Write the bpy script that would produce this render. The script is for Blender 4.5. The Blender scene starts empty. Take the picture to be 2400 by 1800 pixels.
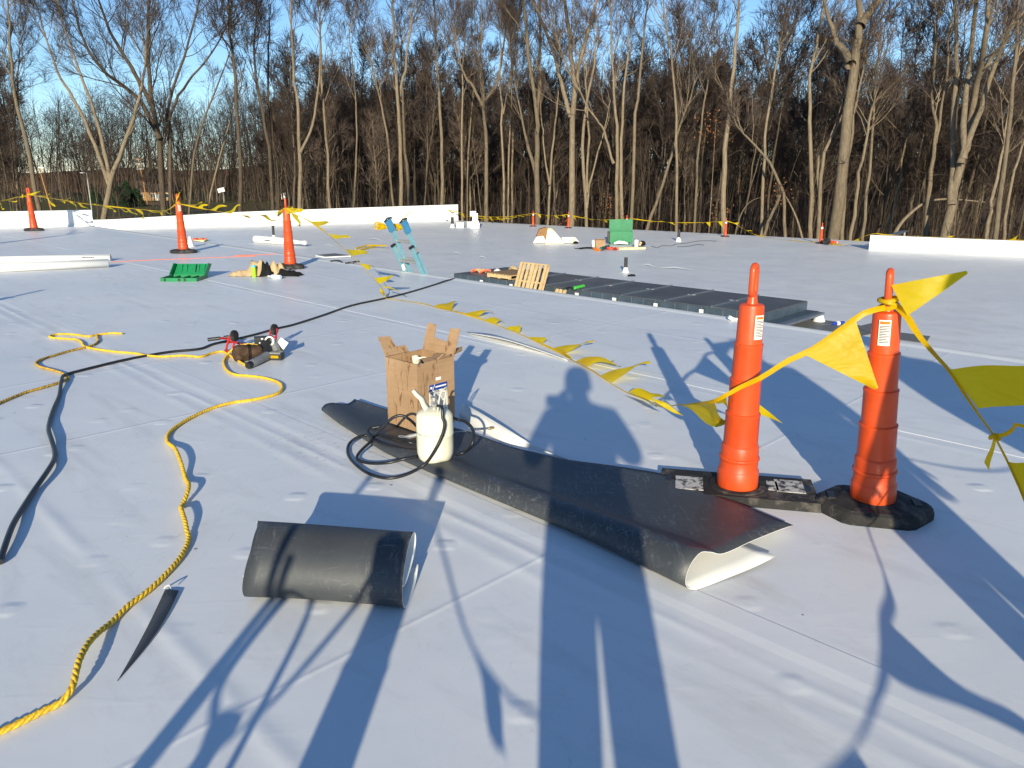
import bpy, bmesh, math, random
import numpy as np
from mathutils import Vector, Matrix
R = math.radians
scene = bpy.context.scene
C = scene.collection

# ------------------------------------------------------------ camera
EYE = 1.5
PITCH = R(15.354)
FPX = 1803.0                      # focal length in pixels of a 2400 x 1800 frame
cd = bpy.data.cameras.new('camera'); cam = bpy.data.objects.new('camera', cd); C.objects.link(cam)
cd.sensor_width = 36.0; cd.lens = 36.0*FPX/2400.0
cd.clip_start = 0.02; cd.clip_end = 3000.0
cam.location = (0, 0, EYE); cam.rotation_euler = (math.pi/2-PITCH, 0, 0)
scene.camera = cam

# ------------------------------------------------------------ sky, sun, exposure
SUN_EL, SUN_AZ = R(16.0), R(3.5)          # light travels towards +Y, a little to the right
w = bpy.data.worlds.new('World'); scene.world = w; w.use_nodes = True
nt = w.node_tree; bg = nt.nodes['Background']
sky = nt.nodes.new('ShaderNodeTexSky'); sky.sky_type = 'NISHITA'; sky.sun_disc = False
sky.sun_elevation = SUN_EL; sky.sun_rotation = math.pi+SUN_AZ
sky.altitude = 200; sky.air_density = 0.95; sky.dust_density = 0.0; sky.ozone_density = 4.3
nt.links.new(sky.outputs[0], bg.inputs[0]); bg.inputs[1].default_value = 0.125
sl = bpy.data.lights.new('sun', 'SUN'); sun = bpy.data.objects.new('sun', sl); C.objects.link(sun)
sl.energy = 4.9; sl.angle = R(0.53); sl.color = (1.0, 0.90, 0.68)
LDIR = Vector((math.sin(SUN_AZ)*math.cos(SUN_EL), math.cos(SUN_AZ)*math.cos(SUN_EL), -math.sin(SUN_EL)))
sun.rotation_euler = LDIR.to_track_quat('-Z', 'Y').to_euler(); sun.location = (-2, -12, 9)
scene.view_settings.view_transform = 'Standard'; scene.view_settings.look = 'None'
scene.view_settings.gamma = 1.0; scene.view_settings.use_curve_mapping = False
scene.view_settings.exposure = 0.36
scene.render.engine = 'CYCLES'
scene.cycles.max_bounces = 4; scene.cycles.diffuse_bounces = 2; scene.cycles.glossy_bounces = 2

# ------------------------------------------------------------ survey helpers: photo pixel -> point of the place
FW = Vector((0, math.cos(PITCH), -math.sin(PITCH))); UP = Vector((0, math.sin(PITCH), math.cos(PITCH))); EYEP = Vector((0, 0, EYE))
def ray(x, y): return FW + Vector((1,0,0))*((x-1200)/FPX) + UP*((900-y)/FPX)
def at(x, y, z=0.0):
    d = ray(x, y); return EYEP + d*((z-EYE)/d.z)
def atY(x, y, Y):
    d = ray(x, y); return EYEP + d*(Y/d.y)
def atV(x, y, A, B):                      # point of the vertical plane through A and B
    d = ray(x, y); n = Vector((B[1]-A[1], A[0]-B[0], 0)); n.normalize()
    t = ((Vector((A[0],A[1],0))-EYEP).dot(n))/d.dot(n); return EYEP + d*t
LOW = -2.2                                 # lower roof
GND = -7.0                                 # ground
E1 = Vector((.70711, -.70711, 0)); E2 = Vector((.70711, .70711, 0))
def st(s, t, z=0.0): return E2*s + E1*t + Vector((0,0,z))
def zoom(ox, oy, k, pts): return [(ox+x/k, oy+y/k) for x, y in pts]

# ------------------------------------------------------------ objects
def tag(o, label=None, cat=None, group=None, kind=None):
    if label: o['label'] = label
    if cat: o['category'] = cat
    if group: o['group'] = group
    if kind: o['kind'] = kind
    return o
def thing(name, label, cat, loc=(0,0,0), rotz=0.0, group=None):
    o = bpy.data.objects.new(name, None); C.objects.link(o); o.empty_display_size = .1
    o.location = loc; o.rotation_euler = (0, 0, rotz); return tag(o, label, cat, group)
def origin_of(p):
    v = Vector((0,0,0))
    while p is not None: v = v + Vector(p.location); p = p.parent
    return v
class MB:
    def __init__(s): s.v = []; s.f = []; s.m = []; s.mi = 0
    def face(s, idx): s.f.append(tuple(idx)); s.m.append(s.mi)
    def add(s, vs, fs):
        b = len(s.v); s.v.extend([tuple(v) for v in vs])
        for f in fs: s.face([b+i for i in f])
        return s
    def box(s, c, size, rot=None):
        hx, hy, hz = size[0]/2, size[1]/2, size[2]/2
        vs = [Vector((x*hx, y*hy, z*hz)) for z in (-1,1) for y in (-1,1) for x in (-1,1)]
        if rot is not None: vs = [rot @ v for v in vs]
        c = Vector(c)
        return s.add([v+c for v in vs], [(0,2,3,1),(4,5,7,6),(0,1,5,4),(2,6,7,3),(0,4,6,2),(1,3,7,5)])
    def hexa(s, lo, hi):                   # two quads, both counter-clockwise seen from above
        return s.add(list(lo)+list(hi), [(3,2,1,0),(4,5,6,7),(0,1,5,4),(1,2,6,5),(2,3,7,6),(3,0,4,7)])
    def prism(s, poly, z0, z1):
        n = len(poly); vs = [(p[0],p[1],z0) for p in poly]+[(p[0],p[1],z1) for p in poly]
        return s.add(vs, [tuple(range(n-1,-1,-1)), tuple(range(n,2*n))]+[(i,(i+1)%n,n+(i+1)%n,n+i) for i in range(n)])
    def extr(s, poly3, d):                 # planar polygon pushed along d
        n = len(poly3); d = Vector(d); vs = [Vector(p) for p in poly3]; vs += [p+d for p in vs]
        return s.add(vs, [tuple(range(n-1,-1,-1)), tuple(range(n,2*n))]+[(i,(i+1)%n,n+(i+1)%n,n+i) for i in range(n)])
    def tube(s, pts, r, n=8, cap=True, closed=False, flat=None):
        P = [Vector(p) for p in pts]; K = len(P)
        rr = r if hasattr(r, '__len__') else [r]*K
        b = len(s.v); u = None
        for i in range(K):
            if closed: t = P[(i+1)%K]-P[i-1]
            else: t = P[min(i+1,K-1)]-P[max(i-1,0)]
            if t.length < 1e-9: t = Vector((0,0,1))
            t.normalize()
            if u is None:
                ref = Vector((0,0,1)) if abs(t.z) < .9 else Vector((1,0,0)); u = ref.cross(t).normalized()
            else:
                u = u - t*u.dot(t); u = u.normalized() if u.length > 1e-6 else Vector((1,0,0))
            v = t.cross(u)
            for k in range(n):
                a = 2*math.pi*k/n; q = P[i]+(u*math.cos(a)+v*math.sin(a))*rr[i]
                if flat: q = P[i]+(u*math.cos(a)*flat[0]+v*math.sin(a)*flat[1])*rr[i]
                s.v.append(tuple(q))
        for i in range(K if closed else K-1):
            j = (i+1)%K
            for k in range(n):
                l = (k+1)%n; s.face((b+i*n+k, b+i*n+l, b+j*n+l, b+j*n+k))
        if cap and not closed:
            s.face([b+k for k in range(n-1,-1,-1)]); s.face([b+(K-1)*n+k for k in range(n)])
        return s
    def lathe(s, prof, n=24, c=(0,0,0), cap=True):
        b = len(s.v); cx, cy, cz = c
        for r, z in prof:
            for k in range(n):
                a = 2*math.pi*k/n; s.v.append((cx+r*math.cos(a), cy+r*math.sin(a), cz+z))
        for i in range(len(prof)-1):
            for k in range(n):
                l = (k+1)%n; s.face((b+i*n+k, b+i*n+l, b+(i+1)*n+l, b+(i+1)*n+k))
        if cap:
            s.face([b+k for k in range(n-1,-1,-1)]); s.face([b+(len(prof)-1)*n+k for k in range(n)])
        return s
    def grid(s, rows):                     # list of rows of points
        b = len(s.v); n = len(rows[0])
        for r in rows: s.v.extend([tuple(p) for p in r])
        for i in range(len(rows)-1):
            for k in range(n-1): s.face((b+i*n+k, b+i*n+k+1, b+(i+1)*n+k+1, b+(i+1)*n+k))
        return s
    def build(s, name, mat, parent=None, loc=None, smooth=40, local=False):
        me = bpy.data.meshes.new(name)
        o = bpy.data.objects.new(name, me); C.objects.link(o)
        off = Vector((0,0,0))
        if parent is not None:
            o.parent = parent
            if not local: off = origin_of(parent)
        elif loc is not None:
            o.location = loc
            if not local: off = Vector(loc)
        vs = s.v if off.length == 0 else [(v[0]-off.x, v[1]-off.y, v[2]-off.z) for v in s.v]
        me.from_pydata(vs, [], s.f)
        for m in (mat if isinstance(mat, (list,tuple)) else [mat]): me.materials.append(m)
        if any(s.m): me.polygons.foreach_set('material_index', s.m)
        if smooth:
            me.polygons.foreach_set('use_smooth', [True]*len(s.f)); me.set_sharp_from_angle(angle=R(smooth))
        me.update()
        return o
def copy_tree(o, parent=None):
    c = o.copy(); C.objects.link(c); c.parent = parent
    for ch in [x for x in o.children]: copy_tree(ch, c)
    return c
def spline(pts, n=8, closed=False):        # Catmull-Rom through the points
    P = [Vector(p) for p in pts]; out = []; K = len(P)
    for i in range(K-1 if not closed else K):
        a = P[i-1] if (closed or i > 0) else P[0]*2-P[1]
        b = P[i]; c = P[(i+1)%K]; d = P[(i+2)%K] if (closed or i+2 < K) else P[-1]*2-P[-2]
        for k in range(n):
            t = k/n; out.append(.5*((2*b)+(c-a)*t+(2*a-5*b+4*c-d)*t*t+(3*b-a-3*c+d)*t**3))
    if not closed: out.append(P[-1])
    return out
def resample(pts, step):
    P = [Vector(p) for p in pts]; L = [0.0]
    for i in range(1, len(P)): L.append(L[-1]+(P[i]-P[i-1]).length)
    n = max(2, int(L[-1]/step)+1); out = []; j = 0
    for k in range(n):
        d = L[-1]*k/(n-1)
        while j < len(L)-2 and L[j+1] < d: j += 1
        t = (d-L[j])/max(1e-9, L[j+1]-L[j]); out.append(P[j].lerp(P[j+1], min(1, max(0, t))))
    return out
def Rz(a): return Matrix.Rotation(a, 3, 'Z')

# ------------------------------------------------------------ materials
class NT:
    def __init__(s, name):
        s.m = bpy.data.materials.new(name); s.m.use_nodes = True; s.t = s.m.node_tree
        s.b = s.t.nodes['Principled BSDF']; s.out = s.t.nodes['Material Output']
    def n(s, typ, **kw):
        d = s.t.nodes.new('ShaderNode'+typ)
        for k, v in kw.items(): setattr(d, k, v)
        return d
    def l(s, a, b): s.t.links.new(a, b)
    def math(s, op, a, b=None, c=None, clamp=False):
        d = s.n('Math', operation=op); d.use_clamp = clamp
        for i, x in enumerate((a, b, c)):
            if x is None: continue
            if hasattr(x, 'links'): s.l(x, d.inputs[i])
            else: d.inputs[i].default_value = x
        return d.outputs[0]
    def obj(s): return s.n('TexCoord').outputs['Object']
    def noise(s, co, scale, detail=3, rough=.55, dist=0.0):
        d = s.n('TexNoise'); d.inputs['Scale'].default_value = scale; d.inputs['Detail'].default_value = detail
        d.inputs['Roughness'].default_value = rough; d.inputs['Distortion'].default_value = dist
        if co is not None: s.l(co, d.inputs['Vector'])
        return d.outputs['Fac']
    def map(s, co, scale=(1,1,1), rot=(0,0,0), loc=(0,0,0)):
        d = s.n('Mapping'); d.inputs['Scale'].default_value = scale; d.inputs['Rotation'].default_value = rot; d.inputs['Location'].default_value = loc
        s.l(co, d.inputs['Vector']); return d.outputs[0]
    def ramp(s, fac, stops, const=False):
        d = s.n('ValToRGB'); r = d.color_ramp
        if const: r.interpolation = 'CONSTANT'
        while len(r.elements) > 1: r.elements.remove(r.elements[-1])
        r.elements[0].position = stops[0][0]; r.elements[0].color = c4(stops[0][1])
        for p, c in stops[1:]:
            e = r.elements.new(p); e.color = c4(c)
        s.l(fac, d.inputs[0]); return d.outputs[0]
    def mix(s, fac, a, b, blend='MIX'):
        d = s.n('MixRGB', blend_type=blend)
        for i, x in enumerate((fac, a, b)):
            if hasattr(x, 'links'): s.l(x, d.inputs[i])
            elif i == 0: d.inputs[0].default_value = x
            else: d.inputs[i].default_value = c4(x)
        return d.outputs[0]
    def bump(s, h, strength=.3, dist=.01):
        d = s.n('Bump'); d.inputs['Strength'].default_value = strength; d.inputs['Distance'].default_value = dist
        s.l(h, d.inputs['Height']); s.l(d.outputs[0], s.b.inputs['Normal'])
    def set(s, **kw):
        for k, v in kw.items():
            i = s.b.inputs[k]
            if hasattr(v, 'links'): s.l(v, i)
            else: i.default_value = c4(v) if isinstance(v, tuple) else v
        return s.m
def c4(c): return (c[0], c[1], c[2], 1.0) if len(c) == 3 else c
def mat(name, col, rough=.6, spec=.5, var=.15, scale=8.0, bump=.0, bscale=40.0, metal=0.0, dirt=None, dscale=5.0, dth=(.52,.62)):
    k = NT(name); co = k.obj()
    f = k.noise(co, scale, 4)
    a = tuple(min(1, x*(1-var)) for x in col); b = tuple(min(1, x*(1+var)) for x in col)
    c = k.ramp(f, [(.3, a), (.7, b)])
    if dirt is not None:
        g = k.ramp(k.noise(co, dscale, 6, .65), [(dth[0], (0,0,0)), (dth[1], (1,1,1))])
        c = k.mix(g, c, dirt)
    k.set(**{'Base Color': c, 'Roughness': rough, 'Specular IOR Level': spec, 'Metallic': metal})
    if bump: k.bump(k.noise(co, bscale, 4), bump, .01)
    return k.m
def roof_material(name, near=True):
    k = NT(name); co = k.obj()
    sx = k.n('SeparateXYZ'); k.l(co, sx.inputs[0]); X, Y = sx.outputs[0], sx.outputs[1]
    s = k.math('MULTIPLY', k.math('ADD', X, Y), .70711); t = k.math('MULTIPLY', k.math('SUBTRACT', X, Y), .70711)
    stv = k.n('CombineXYZ'); k.l(s, stv.inputs[0]); k.l(t, stv.inputs[1]); st_ = stv.outputs[0]
    # relief in metres
    h = k.math('MULTIPLY', k.noise(k.map(co, (1,1,0)), .85, 2), .011 if near else .016)
    h = k.math('ADD', h, k.math('MULTIPLY', k.noise(k.map(co, (1,1,0)), 5.0, 3), .0016))
    wr = k.ramp(k.noise(k.map(co, (1.0,5.5,0), (0,0,.12)), 1.7, 3, .5, .3), [(.60,(0,0,0)),(.74,(1,1,1))])
    h = k.math('ADD', h, k.math('MULTIPLY', wr, .0003 if near else .0012))
    if near:
        wob = k.math('MULTIPLY', k.math('SUBTRACT', k.noise(k.map(st_, (.0,.6,0)), 1.0, 2), .5), .09)
        mod = k.ramp(k.noise(k.map(st_, (.0,.75,0), loc=(3,1,0)), 1.0, 2), [(.38, (.1,.1,.1)), (.58, (1,1,1))])
        for s0, wd, am in ((.78,.035,.005), (1.94,.04,.004), (2.06,.026,.0042), (2.32,.03,.0016), (4.66,.035,.004), (6.17,.03,.0036), (-.2,.04,.004), (3.4,.05,.002)):
            d = k.math('DIVIDE', k.math('ADD', k.math('SUBTRACT', s, s0), wob), wd)
            g = k.math('EXPONENT', k.math('MULTIPLY', k.math('MULTIPLY', d, d), -1.0))
            h = k.math('ADD', h, k.math('MULTIPLY', k.math('MULTIPLY', g, mod), am*.68))
        for t0, wd, am in ((-4.8,.012,.0022), (-6.38,.014,.0024), (-1.9,.012,.0014), (-9.2,.014,.0024)):
            d = k.math('DIVIDE', k.math('SUBTRACT', t, t0), wd)
            g = k.math('EXPONENT', k.math('MULTIPLY', k.math('MULTIPLY', d, d), -1.0))
            h = k.math('ADD', h, k.math('MULTIPLY', g, am))
        # fastener plates telegraphing through the sheet
        for cw, ch, ox, pres in ((.37, .55, .17, .34), (.83, .41, .4, .26)):
            ct = k.math('DIVIDE', k.math('ADD', X, ox), cw); cs = k.math('DIVIDE', k.math('ADD', Y, ox*.7), ch)
            ft, fs = k.math('FLOOR', ct), k.math('FLOOR', cs)
            cv = k.n('CombineXYZ'); k.l(ft, cv.inputs[0]); k.l(fs, cv.inputs[1]); cv.inputs[2].default_value = ox
            wn = k.n('TexWhiteNoise', noise_dimensions='3D'); k.l(cv.outputs[0], wn.inputs[0])
            sc = k.n('SeparateColor'); k.l(wn.outputs['Color'], sc.inputs[0])
            dt = k.math('ABSOLUTE', k.math('MULTIPLY', k.math('SUBTRACT', k.math('FRACT', ct), k.math('MULTIPLY_ADD', sc.outputs[0], .4, .3)), cw))
            ds = k.math('ABSOLUTE', k.math('MULTIPLY', k.math('SUBTRACT', k.math('FRACT', cs), k.math('MULTIPLY_ADD', sc.outputs[1], .4, .3)), ch))
            d = k.math('POWER', k.math('ADD', k.math('POWER', dt, 3.0), k.math('POWER', ds, 3.0)), .3333)
            mr = k.n('MapRange', interpolation_type='SMOOTHSTEP'); mr.inputs['From Min'].default_value = .060; mr.inputs['From Max'].default_value = .018
            k.l(d, mr.inputs['Value'])
            on = k.math('LESS_THAN', sc.outputs[2], pres)
            h = k.math('ADD', h, k.math('MULTIPLY', k.math('MULTIPLY', mr.outputs[0], on), k.math('MULTIPLY', sc.outputs[0], .0040)))
    bp = k.n('Bump'); bp.inputs['Strength'].default_value = 1.0; bp.inputs['Distance'].default_value = 1.0
    k.l(h, bp.inputs['Height']); k.l(bp.outputs[0], k.b.inputs['Normal'])
    # colour: white sheet with foot traffic, scuffs and grit
    c = k.ramp(k.noise(k.map(co,(1,1,0)), .7, 4), [(.3, (.745,.76,.78)), (.7, (.81,.815,.825))])
    sm = k.ramp(k.noise(k.map(st_, (2.2,.5,0)), 1.6, 6, .7, .6), [(.54, (0,0,0)), (.80, (1,1,1))])
    c = k.mix(k.math('MULTIPLY', sm, .5), c, (.46,.45,.44))
    lg = k.ramp(k.noise(k.map(co,(1,1,0)), .28, 3), [(.35,(.95,.955,.965)),(.65,(1.03,1.025,1.015))])
    c = k.mix(1.0, c, lg, 'MULTIPLY')
    gr = k.ramp(k.noise(k.map(co,(1,1,0)), 4.2, 8, .75, .5), [(.56,(0,0,0)),(.72,(1,1,1))])
    c = k.mix(k.math('MULTIPLY', gr, .22), c, (.42,.40,.37))
    sc1 = k.ramp(k.noise(k.map(co, (9,1.6,0), (0,0,.9)), 2.2, 6, .75, 3.0), [(.60, (0,0,0)), (.66, (1,1,1))])
    c = k.mix(k.math('MULTIPLY', k.math('MULTIPLY', sc1, k.ramp(k.noise(k.map(co,(1,1,0)), .8, 3), [(.45,(0,0,0)),(.62,(1,1,1))])), .26), c, (.25,.25,.26))
    if near:
        v = k.n('TexVoronoi'); v.inputs['Scale'].default_value = 2.6; k.l(k.map(co, (1,1,0)), v.inputs['Vector'])
        sp = k.math('LESS_THAN', v.outputs['Distance'], .022)
        c = k.mix(k.math('MULTIPLY', sp, .75), c, (.07,.07,.07))
        n2 = k.noise(k.map(co,(1,1,0)), 3.2, 5, .7)
        # the trodden, muddy patch beside the folded sheet
        dx = k.math('ADD', X, .95); dy = k.math('SUBTRACT', Y, 4.25)
        rr = k.math('SQRT', k.math('ADD', k.math('MULTIPLY', dx, dx), k.math('MULTIPLY', dy, dy)))
        pm = k.n('MapRange', interpolation_type='SMOOTHSTEP'); pm.inputs['From Min'].default_value = .75; pm.inputs['From Max'].default_value = .1
        k.l(rr, pm.inputs['Value'])
        ds = k.ramp(k.noise(k.map(co,(1,1,0)), 26, 6, .7), [(.56,(0,0,0)),(.66,(1,1,1))])
        c = k.mix(k.math('MULTIPLY', k.math('MULTIPLY', pm.outputs[0], ds), .55), c, (.20,.16,.11))
    ro = k.ramp(k.noise(k.map(co,(1,1,0)), 1.3, 4), [(.3,(.34,.34,.34)),(.7,(.5,.5,.5))])
    k.set(**{'Base Color': c, 'Roughness': ro, 'Specular IOR Level': .45})
    return k.m

M = {}
M['roof'] = roof_material('white_membrane_roof', True)
M['roof_low'] = roof_material('white_membrane_lower_roof', False)
M['white_wall'] = mat('white_membrane_wall', (.80,.80,.79), .5, .4, .05, 1.5, .15, 3.0)
M['edge'] = mat('white_edge_metal', (.82,.82,.80), .45, .5, .04)
M['bldg'] = mat('building_wall', (.55,.54,.51), .8, .3, .1, 1.0)
def dark_membrane():
    k = NT('charcoal_membrane'); co = k.obj()
    c = k.ramp(k.noise(co, 2.2, 5), [(.3, (.036,.041,.048)), (.7, (.056,.061,.068))])
    a = k.ramp(k.noise(k.map(co, (46,7,20), (0,0,.6)), 1.4, 6, .75, 1.2), [(.57,(0,0,0)),(.61,(1,1,1))])
    b = k.ramp(k.noise(k.map(co, (7,42,20), (0,0,.25)), 1.5, 6, .75, 1.2), [(.58,(0,0,0)),(.62,(1,1,1))])
    g = k.ramp(k.noise(co, 1.7, 4), [(.42,(0,0,0)),(.66,(1,1,1))])
    m = k.math('MULTIPLY', k.math('MAXIMUM', a, b), k.math('MULTIPLY_ADD', g, .36, .03))
    c = k.mix(m, c, (.33,.33,.33))
    k.set(**{'Base Color': c, 'Roughness': .5, 'Specular IOR Level': .5})
    k.bump(k.noise(co, 6.0, 3), .25, .012)
    return k.m
M['dark'] = dark_membrane()
M['white_sheet'] = mat('white_membrane_face', (.80,.80,.78), .42, .45, .04, 3.0)
def orange_plastic():
    k = NT('orange_plastic'); co = k.obj(); oi = k.n('ObjectInfo')
    c = k.ramp(k.noise(co, 4.5, 5), [(.3,(.60,.060,.010)),(.7,(.70,.085,.015))])
    fa = k.ramp(k.noise(k.map(co,(1,1,.5)), 6, 6, .7), [(.52,(0,0,0)),(.72,(1,1,1))])
    c = k.mix(k.math('MULTIPLY', fa, .2), c, (.70,.17,.06))
    sc = k.ramp(k.noise(k.map(co,(22,22,3.5)), 1.5, 6, .75, 1.0), [(.60,(0,0,0)),(.66,(1,1,1))])
    c = k.mix(k.math('MULTIPLY', sc, .40), c, (.22,.045,.02))
    sc2 = k.ramp(k.noise(k.map(co,(4,4,26), (.3,0,0)), 1.6, 6, .75, 1.0), [(.63,(0,0,0)),(.68,(1,1,1))])
    c = k.mix(k.math('MULTIPLY', sc2, .45), c, (.12,.06,.045))
    ro = k.ramp(k.noise(co, 12, 4), [(.3,(.32,.32,.32)),(.7,(.52,.52,.52))])
    k.set(**{'Base Color': c, 'Roughness': ro, 'Specular IOR Level': .5}); k.bump(k.noise(co, 7, 3), .15, .01)
    return k.m
M['orange'] = orange_plastic()
M['rubber'] = mat('black_rubber', (.022,.021,.021), .75, .35, .3, 14, .5, 60, dirt=(.15,.135,.115), dscale=9, dth=(.52,.74))
def vinyl():
    k = NT('yellow_vinyl'); co = k.obj()
    c = k.ramp(k.noise(co, 7, 4), [(.3,(.74,.53,.004)),(.7,(.83,.62,.008))])
    k.set(**{'Base Color': c, 'Roughness': .42, 'Specular IOR Level': .45})
    tr = k.n('BsdfTranslucent'); tr.inputs['Color'].default_value = (.95,.72,.01,1)
    mx = k.n('MixShader'); mx.inputs[0].default_value = .54
    k.l(k.b.outputs[0], mx.inputs[1]); k.l(tr.outputs[0], mx.inputs[2]); k.l(mx.outputs[0], k.out.inputs[0])
    k.bump(k.noise(k.map(co,(1,1,2.2),(.4,.3,.8)), 4.5, 3, .5, .4), .5, .03)
    return k.m
M['yellow'] = vinyl()
M['rope'] = mat('yellow_poly_rope', (.80,.50,.035), .55, .4, .22, 30, .4, 90, dirt=(.06,.05,.02), dscale=55, dth=(.63,.70))
M['rope_dirty'] = mat('dirty_yellow_rope', (.62,.38,.06), .65, .3, .3, 25, .4, 90, dirt=(.07,.05,.03), dscale=40, dth=(.52,.62))
M['hose'] = mat('black_hose', (.014,.015,.017), .38, .5, .3, 20, .1, 50, dirt=(.12,.12,.12), dscale=30, dth=(.66,.74))
def cardboard():
    k = NT('cardboard'); co = k.obj()
    c = k.ramp(k.noise(co, 4, 4), [(.3,(.34,.21,.115)),(.7,(.42,.275,.16))])
    fl = k.ramp(k.noise(k.map(co, (3,3,60)), 1.2, 3), [(.35,(.93,.93,.93)),(.65,(1.04,1.04,1.04))])
    c = k.mix(1.0, c, fl, 'MULTIPLY')
    st_ = k.ramp(k.noise(k.map(co, (30,30,6.5)), 1.1, 6, .7, .8), [(.57,(0,0,0)),(.63,(1,1,1))])
    c = k.mix(k.math('MULTIPLY', st_, .75), c, (.13,.055,.025))
    k.set(**{'Base Color': c, 'Roughness': .82, 'Specular IOR Level': .25})
    k.bump(k.noise(co, 30, 4), .2, .004)
    return k.m
M['card'] = cardboard()
M['cream'] = mat('cream_enamel', (.80,.77,.60), .30, .5, .05, 6, .05, 20, dirt=(.42,.36,.22), dscale=11, dth=(.66,.80))
M['white_plastic'] = mat('white_plastic', (.78,.78,.76), .4, .5, .05)
M['paper'] = mat('paper_label', (.80,.79,.76), .6, .3, .04)
M['label_blue'] = mat('blue_print', (.015,.05,.28), .5, .3, .05)
M['ink'] = mat('black_print', (.06,.06,.065), .6, .2, .05)
M['orange_print'] = mat('orange_print', (.72,.20,.02), .5, .3, .05)
M['black_plastic'] = mat('black_plastic', (.016,.016,.017), .45, .5, .2)
M['grey_plastic'] = mat('grey_plastic', (.20,.20,.20), .4, .5, .15, 20, .1, 60)
M['steel'] = mat('galvanised_steel', (.42,.44,.46), .38, .5, .15, 8, metal=.9)
M['dull_steel'] = mat('dull_aluminium', (.46,.45,.43), .45, .5, .12, 20, metal=.6)
M['red'] = mat('red_enamel', (.50,.018,.022), .35, .5, .1)
M['brown_canvas'] = mat('brown_canvas', (.075,.045,.028), .9, .2, .5, 24, .6, 60)
M['tan_cloth'] = mat('tan_cloth', (.52,.38,.21), .9, .2, .15, 8, .5, 30)
M['black_cloth'] = mat('black_cloth', (.012,.012,.014), .9, .2, .3, 12, .5, 30)
M['green'] = mat('green_paint', (.010,.19,.072), .38, .5, .12, 4, dirt=(.05,.20,.11), dscale=7, dth=(.55,.7))
M['green_plastic'] = mat('green_plastic', (.010,.21,.075), .35, .5, .1)
M['lime'] = mat('lime_green_paint', (.36,.62,.03), .35, .5, .1)
M['aqua'] = mat('aqua_paint', (.10,.55,.62), .35, .5, .1)
M['clear'] = mat('clear_bottle', (.62,.72,.78), .12, .6, .1)
M['ladder_blue'] = mat('blue_fibreglass', (.17,.35,.42), .45, .45, .12, 10, .1, 60)
M['boot_blue'] = mat('blue_rubber', (.05,.22,.40), .6, .4, .12)
def dark_metal():
    k = NT('weathered_dark_metal'); co = k.obj()
    c = k.ramp(k.noise(co, 1.4, 5), [(.3,(.085,.09,.096)),(.7,(.16,.165,.165))])
    d = k.ramp(k.noise(co, .8, 5), [(.45,(0,0,0)),(.7,(1,1,1))])
    c = k.mix(k.math('MULTIPLY', d, .45), c, (.13,.115,.09))
    k.set(**{'Base Color': c, 'Roughness': .38, 'Specular IOR Level': .5, 'Metallic': .35})
    k.bump(k.noise(co, 2.0, 3), .2, .02)
    return k.m
M['duct'] = dark_metal()
M['duct_blue'] = mat('blue_grey_metal', (.07,.10,.13), .35, .5, .2, 3, metal=.3)
M['wood'] = mat('pale_pallet_wood', (.58,.42,.22), .8, .2, .18, 6, .3, 40)
M['ply'] = mat('brown_plywood', (.30,.19,.10), .8, .2, .2, 5)
M['foam'] = mat('yellow_insulation', (.82,.70,.36), .85, .2, .08, 5, .3, 20)
M['foam_white'] = mat('insulation_facer', (.82,.79,.68), .8, .2, .06, 4, .2, 10)
M['brown_paper'] = mat('brown_kraft_paper', (.27,.15,.07), .85, .2, .15, 8, .4, 12)
M['grey_sheet'] = mat('grey_scrap_membrane', (.16,.16,.16), .55, .4, .15)
M['blue_plastic'] = mat('blue_plastic', (.02,.05,.35), .4, .5, .1)
M['black_pipe'] = mat('black_pvc', (.02,.02,.021), .45, .5, .2)
M['hiviz'] = mat('orange_cord', (.75,.16,.08), .6, .3, .1)
def bark(name, a, b, d):
    k = NT(name); co = k.obj()
    oi = k.n('ObjectInfo')
    f = k.noise(k.map(co, (7,7,1.1)), 1.6, 5, .7, .4)
    c = k.ramp(f, [(.30,a),(.55,b),(.75,d)])
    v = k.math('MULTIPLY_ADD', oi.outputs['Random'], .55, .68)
    hs = k.n('HueSaturation'); k.l(c, hs.inputs['Color']); k.l(v, hs.inputs['Value'])
    k.set(**{'Base Color': hs.outputs[0], 'Roughness': .9, 'Specular IOR Level': .15})
    k.bump(f, .7, .05)
    return k.m
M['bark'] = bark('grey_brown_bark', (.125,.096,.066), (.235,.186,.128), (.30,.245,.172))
M['bark_dark_shade'] = bark('shade_darkened_bark', (.050,.038,.029), (.105,.081,.058), (.155,.122,.087))  # darker bark copy: shade inside the wood put into the colour
def twig(name, c0, c1):
    k = NT(name); co = k.obj(); oi = k.n('ObjectInfo')
    c = k.ramp(k.noise(co, .5, 3), [(.3,c0),(.7,c1)])
    v = k.math('MULTIPLY_ADD', oi.outputs['Random'], .5, .7)
    hs = k.n('HueSaturation'); k.l(c, hs.inputs['Color']); k.l(v, hs.inputs['Value'])
    k.set(**{'Base Color': hs.outputs[0], 'Roughness': .85, 'Specular IOR Level': .15})
    return k.m
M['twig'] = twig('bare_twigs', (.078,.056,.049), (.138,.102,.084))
M['twig_dark_shade'] = twig('shade_darkened_twigs', (.050,.037,.032), (.098,.072,.061))  # twig colour lowered to stand in for shade deep among the trees
def litter():
    k = NT('leaf_litter'); co = k.obj()
    c = k.ramp(k.noise(co, 3.5, 8, .7), [(.3,(.055,.030,.018)),(.5,(.12,.065,.036)),(.7,(.19,.115,.065))])
    k.set(**{'Base Color': c, 'Roughness': .95, 'Specular IOR Level': .1}); k.bump(k.noise(co, 6, 6), .8, .1); return k.m
M['litter'] = litter()
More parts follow.
